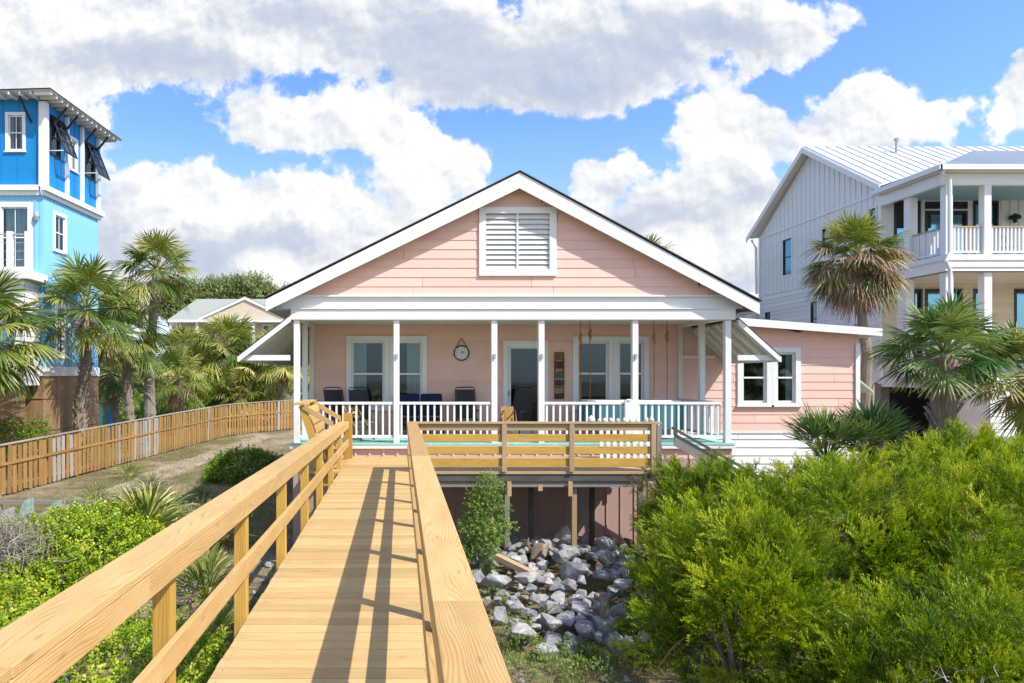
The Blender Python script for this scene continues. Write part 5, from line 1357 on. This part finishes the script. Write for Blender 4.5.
# ================================================================ rocks
rk = random.Random(21)
def rock(c, r, sq=(1, 1, .75), mat='granite', seed=0, n=15):
    q_ = random.Random(seed); bm = bmesh.new()
    for i in range(n-2):
        v = Vector((q_.gauss(0, 1), q_.gauss(0, 1), q_.gauss(0, 1))).normalized()*q_.uniform(.82, 1.05)
        bm.verts.new((v.x*r*.88*sq[0], v.y*r*.88*sq[1], v.z*r*.88*sq[2]))
    res = bmesh.ops.convex_hull(bm, input=bm.verts)
    bmesh.ops.delete(bm, geom=[g for g in res['geom_interior'] if isinstance(g, bmesh.types.BMVert)], context='VERTS')
    bmesh.ops.bevel(bm, geom=list(bm.edges), offset=r*.035, segments=1, affect='EDGES')
    me = bpy.data.meshes.new('rock'); bm.to_mesh(me); bm.free(); me.materials.append(MATS[mat])
    o = bpy.data.objects.new('rock', me); COL.objects.link(o); o.location = c
    o.rotation_euler = (q_.uniform(-.3, .3), q_.uniform(-.3, .3), q_.uniform(0, 6.28)); return o
placed = []
def mound(x, y):
    return GZ+.45*math.exp(-((x-3.1)/1.6)**2-((y-12.3)/1.8)**2)
def inpile(x, y):
    px = 400+F*x/y; py = 375+F*1.8/y-F*GZ/y
    return True
specials = [((PX(498, 11.3), 11.3), .34, (.8, 1.2, .55), 'granite', 'large pale flat topped boulder crossed by a shadow, left side of the rock pile'),
            ((PX(562, 13.6), 13.4), .36, (.8, .7, 1.25), 'granite', 'tall pointed grey boulder at the top of the rock pile'),
            ((PX(541, 12.3), 12.3), .26, (1.1, .8, .9), 'brown_stone', 'brown blocky stone at the end of the loose timber on the rocks'),
            ((PX(690, 13.6), 13.4), .34, (1.3, .8, .8), 'granite', 'big pale boulder at the right end of the rock pile by the shrub'),
            ((PX(547, 8.9), 8.9), .26, (1.1, .8, .8), 'granite', 'large pale rock nearest the camera among the weeds'),
            ((PX(582, 9.7), 9.9), .33, (1.1, .9, .85), 'granite', 'big blue grey boulder at the near end of the pile left of the stump post'),
            ((PX(576, 11.2), 11.3), .34, (1.2, .8, .7), 'granite', 'broad speckled grey boulder in the middle of the pile')]
for i, ((x, y), r, sq, m, lb) in enumerate(specials):
    o = rock((x, y, mound(x, y)+r*.45), r, sq, m, 900+i); tag(o, lb, 'rock', 'rocks of the pile'); placed.append((x, y, r*.95))
LB = {('big', 'L'): 'one of the larger angular grey rocks in the sunlit left half of the pile', ('big', 'R'): 'one of the larger grey rocks in the right half of the pile near the shrub',
      ('small', 'L'): 'small angular grey rock filling the left half of the pile', ('small', 'R'): 'small grey rock filling the right half of the pile near the shrub',
      ('brown', 'L'): 'small tan brown rock scattered in the pile', ('brown', 'R'): 'small tan brown rock scattered in the pile', ('scrap', 'L'): 'small pale stone lying in the weeds beside the boardwalk'}
tries = 0; cnt = 0
while cnt < 275 and tries < 20000:
    tries += 1
    y = rk.uniform(9.0, 14.2); x = rk.uniform(.7, 5.6)
    px = 400+F*x/y
    lo_, hi_ = 474+max(0, (11.2-y))*22, 655+max(0, y-12.5)*10
    if not lo_ < px < hi_: continue
    big = rk.random() < .42
    r = rk.uniform(.18, .27) if big else rk.uniform(.09, .15)
    if any((x-a)**2+(y-b)**2 < ((r+c)*(.60 if cnt < 150 else .46))**2 for a, b, c in placed): continue
    placed.append((x, y, r)); br = rk.random() < .07
    o = rock((x, y, mound(x, y)+r*rk.uniform(.25, .55)+(.13 if cnt >= 150 else 0)), r, (rk.uniform(.9, 1.35), rk.uniform(.7, 1.0), rk.uniform(.6, .95)), 'brown_stone' if br else 'granite', 1000+cnt)
    tag(o, LB[('brown' if br else 'big' if big else 'small', 'L' if px < 585 else 'R')], 'rock', 'rocks of the pile'); cnt += 1
cnt = 0
while cnt < 34:
    y = rk.uniform(7.6, 11); x = rk.uniform(.5, 3.0)
    if any((x-a)**2+(y-b)**2 < (.2+c)**2 for a, b, c in placed): continue
    r = rk.uniform(.04, .12); placed.append((x, y, r)); cnt += 1
    tag(rock((x, y, GZ+r*.3), r, (1.2, .9, .6), 'granite', 2000+cnt, 11), LB[('scrap', 'L')], 'rock', 'loose stones beside the pile')
for i, (px, y) in enumerate(((108, 9.0), (253, 11.5), (262, 12.2), (246, 10.9), (240, 12.8), (268, 13.2), (258, 10.2), (272, 11.6), (232, 11.9))):
    r = .16 if i == 0 else rk.uniform(.07, .14)
    tag(rock((PX(px, y), y, GZ+(.5 if i == 0 else r*.4)), r, (1.3, .9, .6), 'granite', 3000+i, 11),
        'whitish rock in the hedge just above the left handrail' if i == 0 else 'small pale stone on the ground seen through the left railing', 'rock', None if i == 0 else 'stones left of the boardwalk')
# loose timbers and stump post
mb = MB(); mb.beam((PX(497, 11.6), 11.7, PZ(558, 11.6)), (PX(535, 11.4), 11.2, PZ(573, 11.4)), .13, .10, tint=1)
tag(mb.build('loose_timber', 'aged_wood', bevel=.008), 'short sawn tan timber lying across the top of the rocks', 'timber')
mb = MB(); y = 9.6; x = PX(604, y); mb.box(x-.05, x+.05, y-.05, y+.05, GZ+.25, PZ(593, y), tint=.2)
tag(mb.build('stump_post', 'grey_wood'), 'short dark broken post standing up between the rocks', 'post')
mb = MB(); mb.box(x-.15, x+.15, y-.2, y+.1, GZ-.1, GZ+.30, tint=.3); tag(mb.build('concrete_footing', 'granite', bevel=.03), 'square dark concrete block around the foot of the stump post', 'block')

# ================================================================ shrubs
SPR = t_spray(16, 1.0, .28, .042, 36, .28); SPR2 = t_spray(10, 1.0, .42, .085); LV = t_leaves(8); LVs = t_leaves(6, .40, .26)
def shrub(label, cat, c, r, seed, tmpl=SPR, clumps=170, per=15, size=.22, cr=.24, mat='shrub_leaf', group=None, upw=.5, tint0=.5, k=.78, zmin=-.5, name='shrub', ground=GZ, corek=True, plume=0.0, lo=.84, hi=1.04, tv=.17):
    V, Q, T = foliage(name, c, r, seed, tmpl, clumps, per, size, cr, mat, upw=upw, tint0=tint0, zmin=zmin, ground=ground, lo=lo, hi=hi, tv=tv, plume=plume)
    parts = [(V, Q, T)]
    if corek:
        cv_, cq = core(c, r, seed, k, zmin=ground-.05); parts.append((cv_, cq, np.full(len(cq), .05)))  # inner fill in the darkest leaf tone: shade between sprays put into colour
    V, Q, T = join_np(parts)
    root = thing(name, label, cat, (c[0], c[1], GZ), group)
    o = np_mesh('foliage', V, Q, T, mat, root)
    mb = MB(); rr = random.Random(seed)
    for i in range(5):
        a = rr.uniform(0, 6.28); mb.tube([(c[0]+.1*math.cos(a), c[1]+.1*math.sin(a), GZ-.1), (c[0]+.35*r[0]*math.cos(a), c[1]+.35*r[1]*math.sin(a), (GZ+c[2]+r[2]*.6)/2), (c[0]+.6*r[0]*math.cos(a), c[1]+.6*r[1]*math.sin(a), max(GZ+.1, c[2]+r[2]*.4))], [.035, .025, .012], 6)
    mb.build('stem', 'bark', root)
    return root
G = 'feathery shrubs right of the rock pile'
big = [((5.05, 10.9, -1.25), (.95, 1.0, 1.50), 130, 'shrub_leaf', .45, 'rounded shrub with reddish twigs growing up against the right end of the platform rail'),
       ((4.15, 8.2, -1.45), (.95, 1.5, 1.50), 180, 'shrub_leaf', .55, 'yellow green feathery shrub hanging over the right side of the rock pile'),
       ((5.9, 8.7, -1.15), (1.75, 1.9, 1.66), 300, 'shrub_leaf', .55, 'largest bright green feathery shrub in the middle of the thicket'),
       ((5.1, 6.0, -1.75), (1.65, 1.3, 1.45), 260, 'shrub_leaf', .42, 'darker green shrub nearest the camera at the lower middle of the thicket'),
       ((8.6, 8.7, -1.15), (2.2, 2.1, 1.75), 330, 'shrub_leaf', .55, 'broad feathery shrub at the right edge of the thicket'),
       ((10.1, 11.8, -.9), (1.3, 1.1, 1.75), 190, 'shrub_leaf', .62, 'tall yellow green shrub in front of the right hand palm'),
       ((7.0, 11.2, -1.25), (1.9, 1.1, 1.45), 220, 'shrub_leaf', .5, 'shrub at the back of the thicket below the wing window'),
       ((7.2, 5.9, -1.75), (1.6, 1.3, 1.3), 200, 'shrub_leaf', .45, 'low shrub at the lower right of the thicket near the dry twigs')]
for i, (c, r, cl, m, tn, lb) in enumerate(big):
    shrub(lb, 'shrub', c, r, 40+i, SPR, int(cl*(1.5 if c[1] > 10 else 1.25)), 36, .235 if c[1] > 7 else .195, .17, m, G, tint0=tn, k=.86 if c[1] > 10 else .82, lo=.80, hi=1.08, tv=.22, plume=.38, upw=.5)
# reddish twiggy bits
shrub('small reddish twiggy bush at the foot of the deck stairs beside the rail end', 'bush', (PX(668, 12.1), 12.1, -.55), (.42, .4, .75), 61, SPR, 60, 12, .2, .15, 'red_shrub', k=.6)
# young bush by the deck
yb = thing('young_bush', 'fresh green young bush growing up in front of the dark platform beams', 'bush', (1.52, 12.1, GZ))
ps = []
for j, (dx, dz, rr_, rz_, cl) in enumerate(((.05, -.28, .26, .26, 26), (0, -.58, .34, .36, 40), (-.10, -1.12, .44, .42, 60), (.12, -.85, .38, .4, 45), (-.2, -1.5, .45, .4, 50))):
    ps.append(foliage('f', (1.52+dx*.8, 12.1, dz), (rr_*.85, rr_*.85, rz_), 70+j, LV, cl, 9, .085, .13, 'young_leaf', tint0=.5, zmin=-.8))
V, Q, T = join_np(ps); np_mesh('foliage', V, Q, T, 'young_leaf', yb)
mb = MB()
for a, b in (((0, 0), (.05, .1)), ((.03, 0), (.2, -.3)), ((-.03, .02), (-.2, -.6))): mb.tube([(1.52+a[0], 12.1+a[1], GZ-.1), (1.52+a[0], 12.1, -1.2), (1.52+b[0], 12.1, -.1+b[1])], [.02, .016, .006], 6)
mb.build('stem', 'bark', yb)
# left hedges
shrub('bright yellow green leafy ground hedge left of the boardwalk above the handrail', 'hedge', (-6.35, 13.2, -2.1), (2.0, 2.3, 1.10), 80, LVs, 560, 15, .16, .22, 'vine_leaf', 'leafy hedges left of the boardwalk', tint0=.55, zmin=-.1, k=.86, name='hedge')
shrub('bright leafy ground hedge at the lower left below the handrail', 'hedge', (-3.5, 7.6, -2.2), (2.1, 1.9, 1.1), 81, LVs, 560, 15, .12, .18, 'vine_leaf', 'leafy hedges left of the boardwalk', tint0=.55, zmin=-.1, k=.88, name='hedge')
shrub('leafy hedge cut by the left picture edge below the dry twigs', 'hedge', (-6.6, 9.6, -2.15), (1.9, 1.2, 1.05), 82, LVs, 360, 15, .13, .2, 'vine_leaf', 'leafy hedges left of the boardwalk', tint0=.6, zmin=-.1, k=.86, name='hedge')
shrub('compact round green bush on the lawn beside the sandy path', 'bush', (PX(243, 24), 24, -1.75), (1.25, 1.1, .80), 83, LVs, 240, 12, .17, .2, 'shrub_bright', tint0=.5, zmin=-.2, k=.86, name='bush')
shrub('low bush behind the fence beneath the blue house', 'bush', (PX(14, 24.3), 24.3, -1.0), (1.5, .7, 1.15), 84, LVs, 170, 10, .17, .25, 'shrub_bright', zmin=-.2, k=.86, name='bush')
for i, (px, y, z, rx, rz_, lb) in enumerate(((195, 49, -.6, 3.0, 2.3, 'bright green bush at the fence corner under the palmettos'), (168, 46, -1.0, 2.0, 1.5, 'low green bush behind the fence just right of the tall palm trunk'),
        (148, 44, -1.2, 1.6, 1.3, 'small green bush behind the fence at the foot of the tall palm'), (222, 50, -.9, 2.0, 1.9, 'green bush behind the fence corner in the shade'))):
    shrub(lb, 'bush', (PX(px, y), y, z), (rx, 1.6, rz_), 90+i, LVs, 170, 10, .30, .42, 'shrub_bright', 'bushes beyond the fence', zmin=-.3, k=.85, name='bush')
for i, (px, y, rx, h) in enumerate(((120, 56, 5.5, 5.0), (185, 58, 7, 6.6), (262, 60, 7.5, 6.0))):
    shrub('dark green thicket between the palms, ' + ('leftmost near the bins' if i == 0 else 'below the far house porch' if i == 1 else 'rightmost behind the awning roof'), 'thicket', (PX(px, y), y, GZ+h*.4), (rx, 2.5, h*.62), 95+i, LVs, 260, 10, .55, .8, 'oak_leaf', 'thickets behind the palms', zmin=-.4, k=.88, name='thicket')
# distant trees behind the far house
def tree(lb, c, r, seed, trunk_h, n=7, mat='oak_leaf', size=.75, gr=None, cl=90, clr=1.1):
    root = thing('oak_tree', lb, 'tree', (c[0], c[1], GZ), gr); ps = []; q_ = random.Random(seed)
    for i in range(n):
        a = q_.uniform(0, 6.28); rr_ = q_.uniform(.2, .62)
        cc_ = (c[0]+r[0]*rr_*math.cos(a), c[1]+r[1]*rr_*math.sin(a), c[2]+r[2]*q_.uniform(-.35, .55)); s_ = q_.uniform(.38, .58)
        ps.append(foliage('f', cc_, (r[0]*s_, r[1]*s_, r[2]*s_), seed+i, LVs, cl, 10, size, clr, mat, tint0=q_.uniform(.35, .6), zmin=-.7))
        cv_, cq = core(cc_, (r[0]*s_, r[1]*s_, r[2]*s_), seed+i, .68); ps.append((cv_, cq, np.full(len(cq), .1)))  # dark inner fill: shade inside the crown put into its colour
    V, Q, T = join_np(ps); np_mesh('crown', V, Q, T, mat, root)
    mb = MB(); mb.tube([(c[0], c[1], GZ), (c[0]+.2, c[1], c[2]*.5), (c[0], c[1], c[2])], [.5, .4, .2], 8)
    for i in range(4):
        a = i*1.6; mb.tube([(c[0], c[1], c[2]*.5), (c[0]+r[0]*.5*math.cos(a), c[1]+r[1]*.5*math.sin(a), c[2]+.5)], [.22, .08], 6)
    mb.build('trunk', 'bark', root)
for i, (px, py, rx, rz_, lb) in enumerate(((178, 306, 4.5, 3.6, 'low oak crown showing between the tall palm trunk and the far house'), (205, 300, 5.5, 3.4, 'dark oak crown rising left behind the green roofed far house'), (240, 297, 6.5, 3.8, 'broad dark oak crown behind the middle of the far house'), (275, 303, 6.0, 3.0, 'low oak crown at the right behind the far house beside the pink house eave'))):
    y = 96; tree(lb, (PX(px, y), y, PZ(py, y)-.6), (rx, 4, rz_), 120+i*10, 5, gr='oaks behind the far house', cl=60, size=.6, clr=.9)

# ================================================================ palms
def palm(label, base, top, R, seed, rad=(.2, .15), n=34, seg=34, dead=8, mat='palm_leaf', el=(-45, 82), boots=0, group=None, tint0=.5, tmat='bark', droop=.36, dead_el=(-80, -35), width=.027, name='palm_tree', pet=.50, mids=None, skirt_R=.8):
    root = thing(name, label, 'palm', base, group)
    b, t = Vector(base), Vector(top); pts = [b-Vector((0, 0, .2))]+[Vector(m_) for m_ in (mids or [b.lerp(t, .5)+Vector((.04, 0, 0))])]+[t]
    k = len(pts); rads = [rad[0]+(rad[1]-rad[0])*min(1, (i/(k-1))**.6) for i in range(k)]
    trunk(pts, rads, root, tmat, boots=boots, seed=seed)
    V, Q, T = palm_fronds(top, R, int(n*.82), el[0], el[1], seg=seg, seed=seed, tint0=tint0, droop=droop, width=width, pet=pet)
    np_mesh('crown', V, Q, T, mat, root)
    if dead:
        V, Q, T = palm_fronds(top, R*skirt_R, dead, dead_el[0], dead_el[1], seg=22, seed=seed+500, droop=.6, width=width*.9, fanang=85, pet=.5, eljit=20)
        np_mesh('dead_fronds', V, Q, T, 'palm_dead', root)
    return root
palm('shaggy trunked palm in front of the blue house wall', (PX(82, 26.3), 26.3, GZ), (PX(86, 26.3), 26.3, 4.35), 2.3, 201, rad=(.25, .17), n=38, boots=170, tmat='bark_boots', dead=10, tint0=.46, skirt_R=.5, mids=[(PX(80, 26.3), 26.3, .5), (PX(86, 26.3), 26.3, 2.2)])
palm('tall smooth trunked palm rising highest left of the far house', (PX(153, 36), 36, GZ), (PX(157, 36), 36, 7.4), 2.35, 202, rad=(.42, .20), n=42, boots=34, dead=6, tint0=.5, skirt_R=.45, mids=[(PX(150, 36), 36, -.3), (PX(149, 36), 36, 2.5)])
palm('leafy palm cut by the left edge of the picture', (-13.7, 21.8, GZ), (-13.6, 21.8, 3.0), 2.5, 203, rad=(.22, .17), n=44, boots=60, tmat='bark_boots', dead=7, tint0=.48, skirt_R=.5)
palm('palm with yellowing fronds crowding beside the shaggy palm', (PX(133, 34), 34, GZ), (PX(121, 34), 34, 3.9), 2.5, 204, rad=(.22, .2), n=46, boots=60, tmat='bark_boots', dead=10, tint0=.52, skirt_R=.55)
palm('small palm behind the bins with hanging fronds', (PX(118, 38), 38, GZ), (PX(110, 38), 38, 1.9), 2.1, 205, rad=(.2, .18), n=30, boots=30, tmat='bark_boots', dead=7, tint0=.55)
palm('small palm whose pale fronds droop right of the tall trunk', (PX(180, 42), 42, GZ), (PX(178, 42), 42, 1.6), 2.1, 206, rad=(.2, .18), n=30, dead=9, tint0=.62)
for i, (px, y, z, R, lb) in enumerate(((228, 51, 3.9, 3.4, 'tallest of the bushy palms below the far house'), (196, 50, 2.2, 2.8, 'bushy palm between the tall trunk and the far house porch'), (258, 50, 1.9, 3.0, 'bushy palm next to the awning of the pink house'), (280, 49, 2.7, 2.8, 'bushy palm half hidden by the left corner post of the porch'), (240, 48.5, .4, 2.4, 'low bushy palm hanging over the fence corner'), (213, 52, .9, 2.6, 'low bushy palm behind the bright green bush'), (272, 52.5, 3.0, 2.8, 'bushy palm farthest back against the far house'), (184, 54, 3.6, 2.8, 'bushy palm rising between the tall trunk and the left porch post of the far house'), (243, 54, 2.7, 3.0, 'bushy palm filling the gap below the far house gable'))):
    palm(lb, (PX(px, y), y, GZ), (PX(px, y), y, z), R*.9, 210+i, rad=(.22, .2), n=48, seg=26, dead=7, tint0=.66, group='bushy palms beyond the fence', width=.030, skirt_R=.7)
# right: tall palm with dead skirt
palm('tall cabbage palm with a skirt of dead brown fronds in front of the pale house', (PX(858, 19.3), 19.3, GZ), (PX(855, 19.3), 19.3, 5.1), 1.42, 230, rad=(.18, .115), n=50, seg=32, dead=64, el=(-55, 84), boots=14, tint0=.50, dead_el=(-75, 25), skirt_R=.95, mids=[(PX(864, 19.3), 19.3, .6), (PX(867, 19.3), 19.3, 2.3), (PX(861, 19.3), 19.3, 3.8)], droop=.3)
palm('large dark green fan palm before the lower porch of the pale house', (PX(938, 13.2), 13.2, GZ), (PX(944, 13.2), 13.2, 2.2), 1.25, 231, rad=(.26, .20), n=50, seg=30, dead=10, el=(-28, 78), boots=70, tmat='bark_boots', mat='palm_blue', tint0=.5, skirt_R=.55, width=.030, droop=.25)
palm('green fan palm at the right edge of the picture', (PX(1030, 13.0), 13.0, GZ), (PX(1030, 13.0), 13.0, 1.75), 1.25, 232, rad=(.25, .2), n=32, seg=30, dead=8, boots=40, tmat='bark_boots', mat='palm_leaf', tint0=.55, skirt_R=.55, width=.030, droop=.25)
palm('palm whose tip just shows above the right slope of the pink roof', (PX(640, 31), 31, GZ), (PX(641, 31), 31, 6.5), 2.0, 233, n=34, dead=4, tint0=.6)
palm('second palm barely showing behind the right slope of the pink roof', (PX(700, 33), 33, GZ), (PX(705, 33), 33, 3.7), 2.0, 236, n=30, dead=4, tint0=.6)
def palmetto(label, c, R, seed, n=14, mat='palm_blue', el=(12, 80), seg=20, width=.05, pet=.5, droop=.12, tint0=.5, fanang=75, name='palmetto', group=None):
    V, Q, T = palm_fronds(c, R, n, el[0], el[1], seg=seg, seed=seed, droop=droop, width=width, pet=pet, tint0=tint0, fanang=fanang, stiff=.2)
    o = np_mesh(name, V, Q, T, mat); return tag(o, label, 'palmetto', group)
palmetto('spiky blue green palmetto below the right end of the wing', (PX(826, 13.4), 13.4, .05), 1.15, 240, n=26, el=(38, 86), seg=16, width=.030, pet=.42, fanang=55)
palmetto('palmetto with one brown dead leaf right of the wing corner', (PX(870, 13.3), 13.3, .1), 1.15, 241, n=28, el=(32, 86), seg=16, width=.030, pet=.42, fanang=60)
palmetto('pale spiky palmetto sprout left of the boardwalk above the handrail', (PX(146, 14.3), 14.3, GZ+.1), 1.6, 242, n=30, mat='palm_leaf', el=(25, 82), seg=8, width=.032, pet=.25, droop=.5, tint0=.7, fanang=40)
palmetto('grassy palmetto seen through the left railing', (PX(205, 11.3), 11.3, GZ), .95, 243, n=22, mat='palm_leaf', el=(20, 82), seg=9, width=.034, pet=.25, droop=.4, tint0=.6, fanang=45)
for i_, (px_, y_, R_, lb_) in enumerate(((96, 18.5, .9, 'grassy clump right of the timber edging by the fence'), (150, 21.5, .9, 'grassy clump at the near side of the sandy path'), (128, 24.5, .8, 'grassy clump at the foot of the fence left of the path'), (168, 17.5, .7, 'olive grass tuft left of the dark twigs beside the path'), (205, 19.5, .8, 'olive grass tuft in the shadow edge below the round bush'), (118, 16.2, .6, 'small tuft between the hedge and the stone slabs'), (222, 15.0, .7, 'dark tuft nearest the rail in the house shadow'), (180, 13.2, .7, 'tuft just above the rail behind the palmetto sprout'))):
    palmetto(lb_, (PX(px_, y_), y_, GZ), R_, 260+i_, n=22, mat='palm_leaf', el=(15, 82), seg=8, width=.022, pet=.2, droop=.5, tint0=.5, fanang=45)
shrub('low olive scrub in the house shadow between path and boardwalk', 'scrub', (PX(200, 16.8), 16.8, GZ), (1.1, .7, .5), 87, LVs, 90, 9, .12, .2, 'oak_leaf', zmin=-.1, k=.8, name='bush')
palmetto('dark grassy tuft in the house shadow beside the lawn', (PX(190, 16.5), 16.5, GZ), .8, 244, n=18, mat='palm_leaf', el=(20, 82), seg=8, width=.03, pet=.2, droop=.5, tint0=.35, fanang=45)
palmetto('low palmetto under the left rail near the stones', (PX(222, 9.6), 9.6, GZ), .6, 245, n=16, mat='palm_leaf', el=(20, 82), seg=9, width=.034, pet=.25, droop=.4, tint0=.55, fanang=45)

# ================================================================ twigs, grass, litter
def twig_bush(label, c, r, n, seed, tint0=.5, L=.35, w=.006, cat='bush', up=.6):
    q_ = np.random.default_rng(seed); V, Q, T = [], [], []
    for i in range(n):
        p = np.array(c)+q_.normal(0, .35, 3)*np.array(r); p[2] = max(p[2], GZ+.01)
        d = nrm(q_.normal(0, 1, 3)+np.array([0, 0, up])); l = L*q_.uniform(.4, 1.2); s_ = nrm(np.cross(d, q_.normal(0, 1, 3)))*w
        m_ = p+d*l*.5+q_.normal(0, .03, 3); e_ = p+d*l+q_.normal(0, .05, 3)
        k = len(V); V += [p-s_, p+s_, m_+s_*.7, m_-s_*.7, e_+s_*.3, e_-s_*.3]; Q += [(k, k+1, k+2, k+3), (k+3, k+2, k+4, k+5)]; t_ = tint0+q_.normal(0, .2); T += [t_, t_]
    o = np_mesh('twig_bush', np.array(V), np.array(Q), np.clip(np.array(T), 0, 1), 'twig'); return tag(o, label, cat)
twig_bush('dead grey twiggy bush at the left picture edge between the hedges', (-6.75, 11.5, -1.15), (.85, .7, .55), 1500, 5, tint0=.6)
twig_bush('dark bare twigs beside the palmetto sprout in the house shadow', (PX(182, 15.2), 15.2, -1.6), (1.3, .9, .6), 700, 6, tint0=.35)
twig_bush('dry bleached twigs at the lower right corner in front of the shrubs', (4.85, 5.0, -.75), (1.6, .6, .45), 500, 7, tint0=.7, L=.12, w=.003)
mb = MB(); mb.tube([(PX(655, 8), 8.0, PZ(672, 8)), (PX(672, 7.9), 7.9, PZ(645, 8)), (PX(688, 7.8), 7.8, PZ(628, 8))], [.012, .009, .004], 6)
tag(mb.build('bare_stick', 'picket_wood'), 'thin bare reddish stick poking out of the shrub over the dark ground', 'stick')
mb = MB(); c = (PX(871, 13.6), 13.6, .35)
for k in range(9): mb.obox((c[0]+random.uniform(-.03, .03), c[1], c[2]), (random.uniform(-.08, .08), 0, -.42), (.025, .01, 0), (0, .01, 0))
tag(mb.build('dead_leaf', 'rope'), 'folded brown dead palm leaf hanging in the palmetto right of the wing', 'leaf')
BL = t_blade()
def blades(name, regions, mat, h, label_kind='stuff', tint0=.5, clumpy=.5):
    ps = []
    for (x0, x1, y0, y1, n) in regions:
        nc = max(4, int(n/22)); cx_ = rng.uniform(x0, x1, nc); cy_ = rng.uniform(y0, y1, nc); idx = rng.integers(0, nc, n)
        P = np.stack([cx_[idx]+rng.normal(0, .13, n), cy_[idx]+rng.normal(0, .13, n), np.full(n, GZ)], axis=1)
        D = rng.normal(0, .45, (n, 3)); D[:, 2] = 1
        ps.append(scatter(*BL, P, D, h*rng.uniform(.4, 1.3, n), np.clip(tint0+rng.normal(0, .2, nc)[idx], 0, 1)))
    V, Q, T = join_np(ps); o = np_mesh(name, V, Q, T, mat); o['kind'] = 'stuff'; return o
o = blades('grass', [(.4, 3.6, 7.0, 10.5, 6500), (-5.5, -1.2, 8, 15, 7000), (-8.2, -3.0, 14.5, 26, 18000), (-10.9, -7.4, 15, 42, 9000), (-11.5, -8.6, 16, 40, 7000), (-8, -2.6, 26, 40, 5000), (2.5, 5, 6, 8, 1500), (-16, -12.5, 20, 34, 4000)], 'grass_blade', .16, tint0=.45)
o = blades('dry_grass', [(.9, 5.2, 9, 14, 4500), (-10.5, -7.0, 15, 40, 5000), (-12, -3, 15, 34, 6000), (.4, 3.2, 7.2, 9.6, 1500), (-5, -1.2, 8, 15, 1500)], 'dry_litter', .12, tint0=.6)
# weeds near the rocks: broad leaved tufts
def weeds():
    ps = []
    for (px, y, s_) in ((497, 11.0, .28), (508, 10.6, .24), (520, 9.5, .26), (553, 10.2, .2), (528, 8.9, .3), (545, 8.4, .3), (566, 8.5, .25), (622, 8.6, .35), (640, 8.9, .3), (478, 12.0, .2), (515, 8.2, .3), (590, 8.1, .3), (612, 11.6, .2), (640, 11.9, .25), (634, 12.3, .2), (575, 9.0, .22)):
        c = (PX(px, y), y, GZ+.05); V, Q, T = foliage('w', c, (s_, s_, s_*.8), int(px), LVs, 26, 7, .055, .08, 'young_leaf', tint0=.5, zmin=-.1); ps.append((V, Q, T))
    V, Q, T = join_np(ps); o = np_mesh('weeds', V, Q, T, 'young_leaf'); o['kind'] = 'stuff'
weeds()
for o in list(COL.objects):
    if o.type == 'MESH' and len(o.data.polygons) == 0: print('EMPTY', o.name)
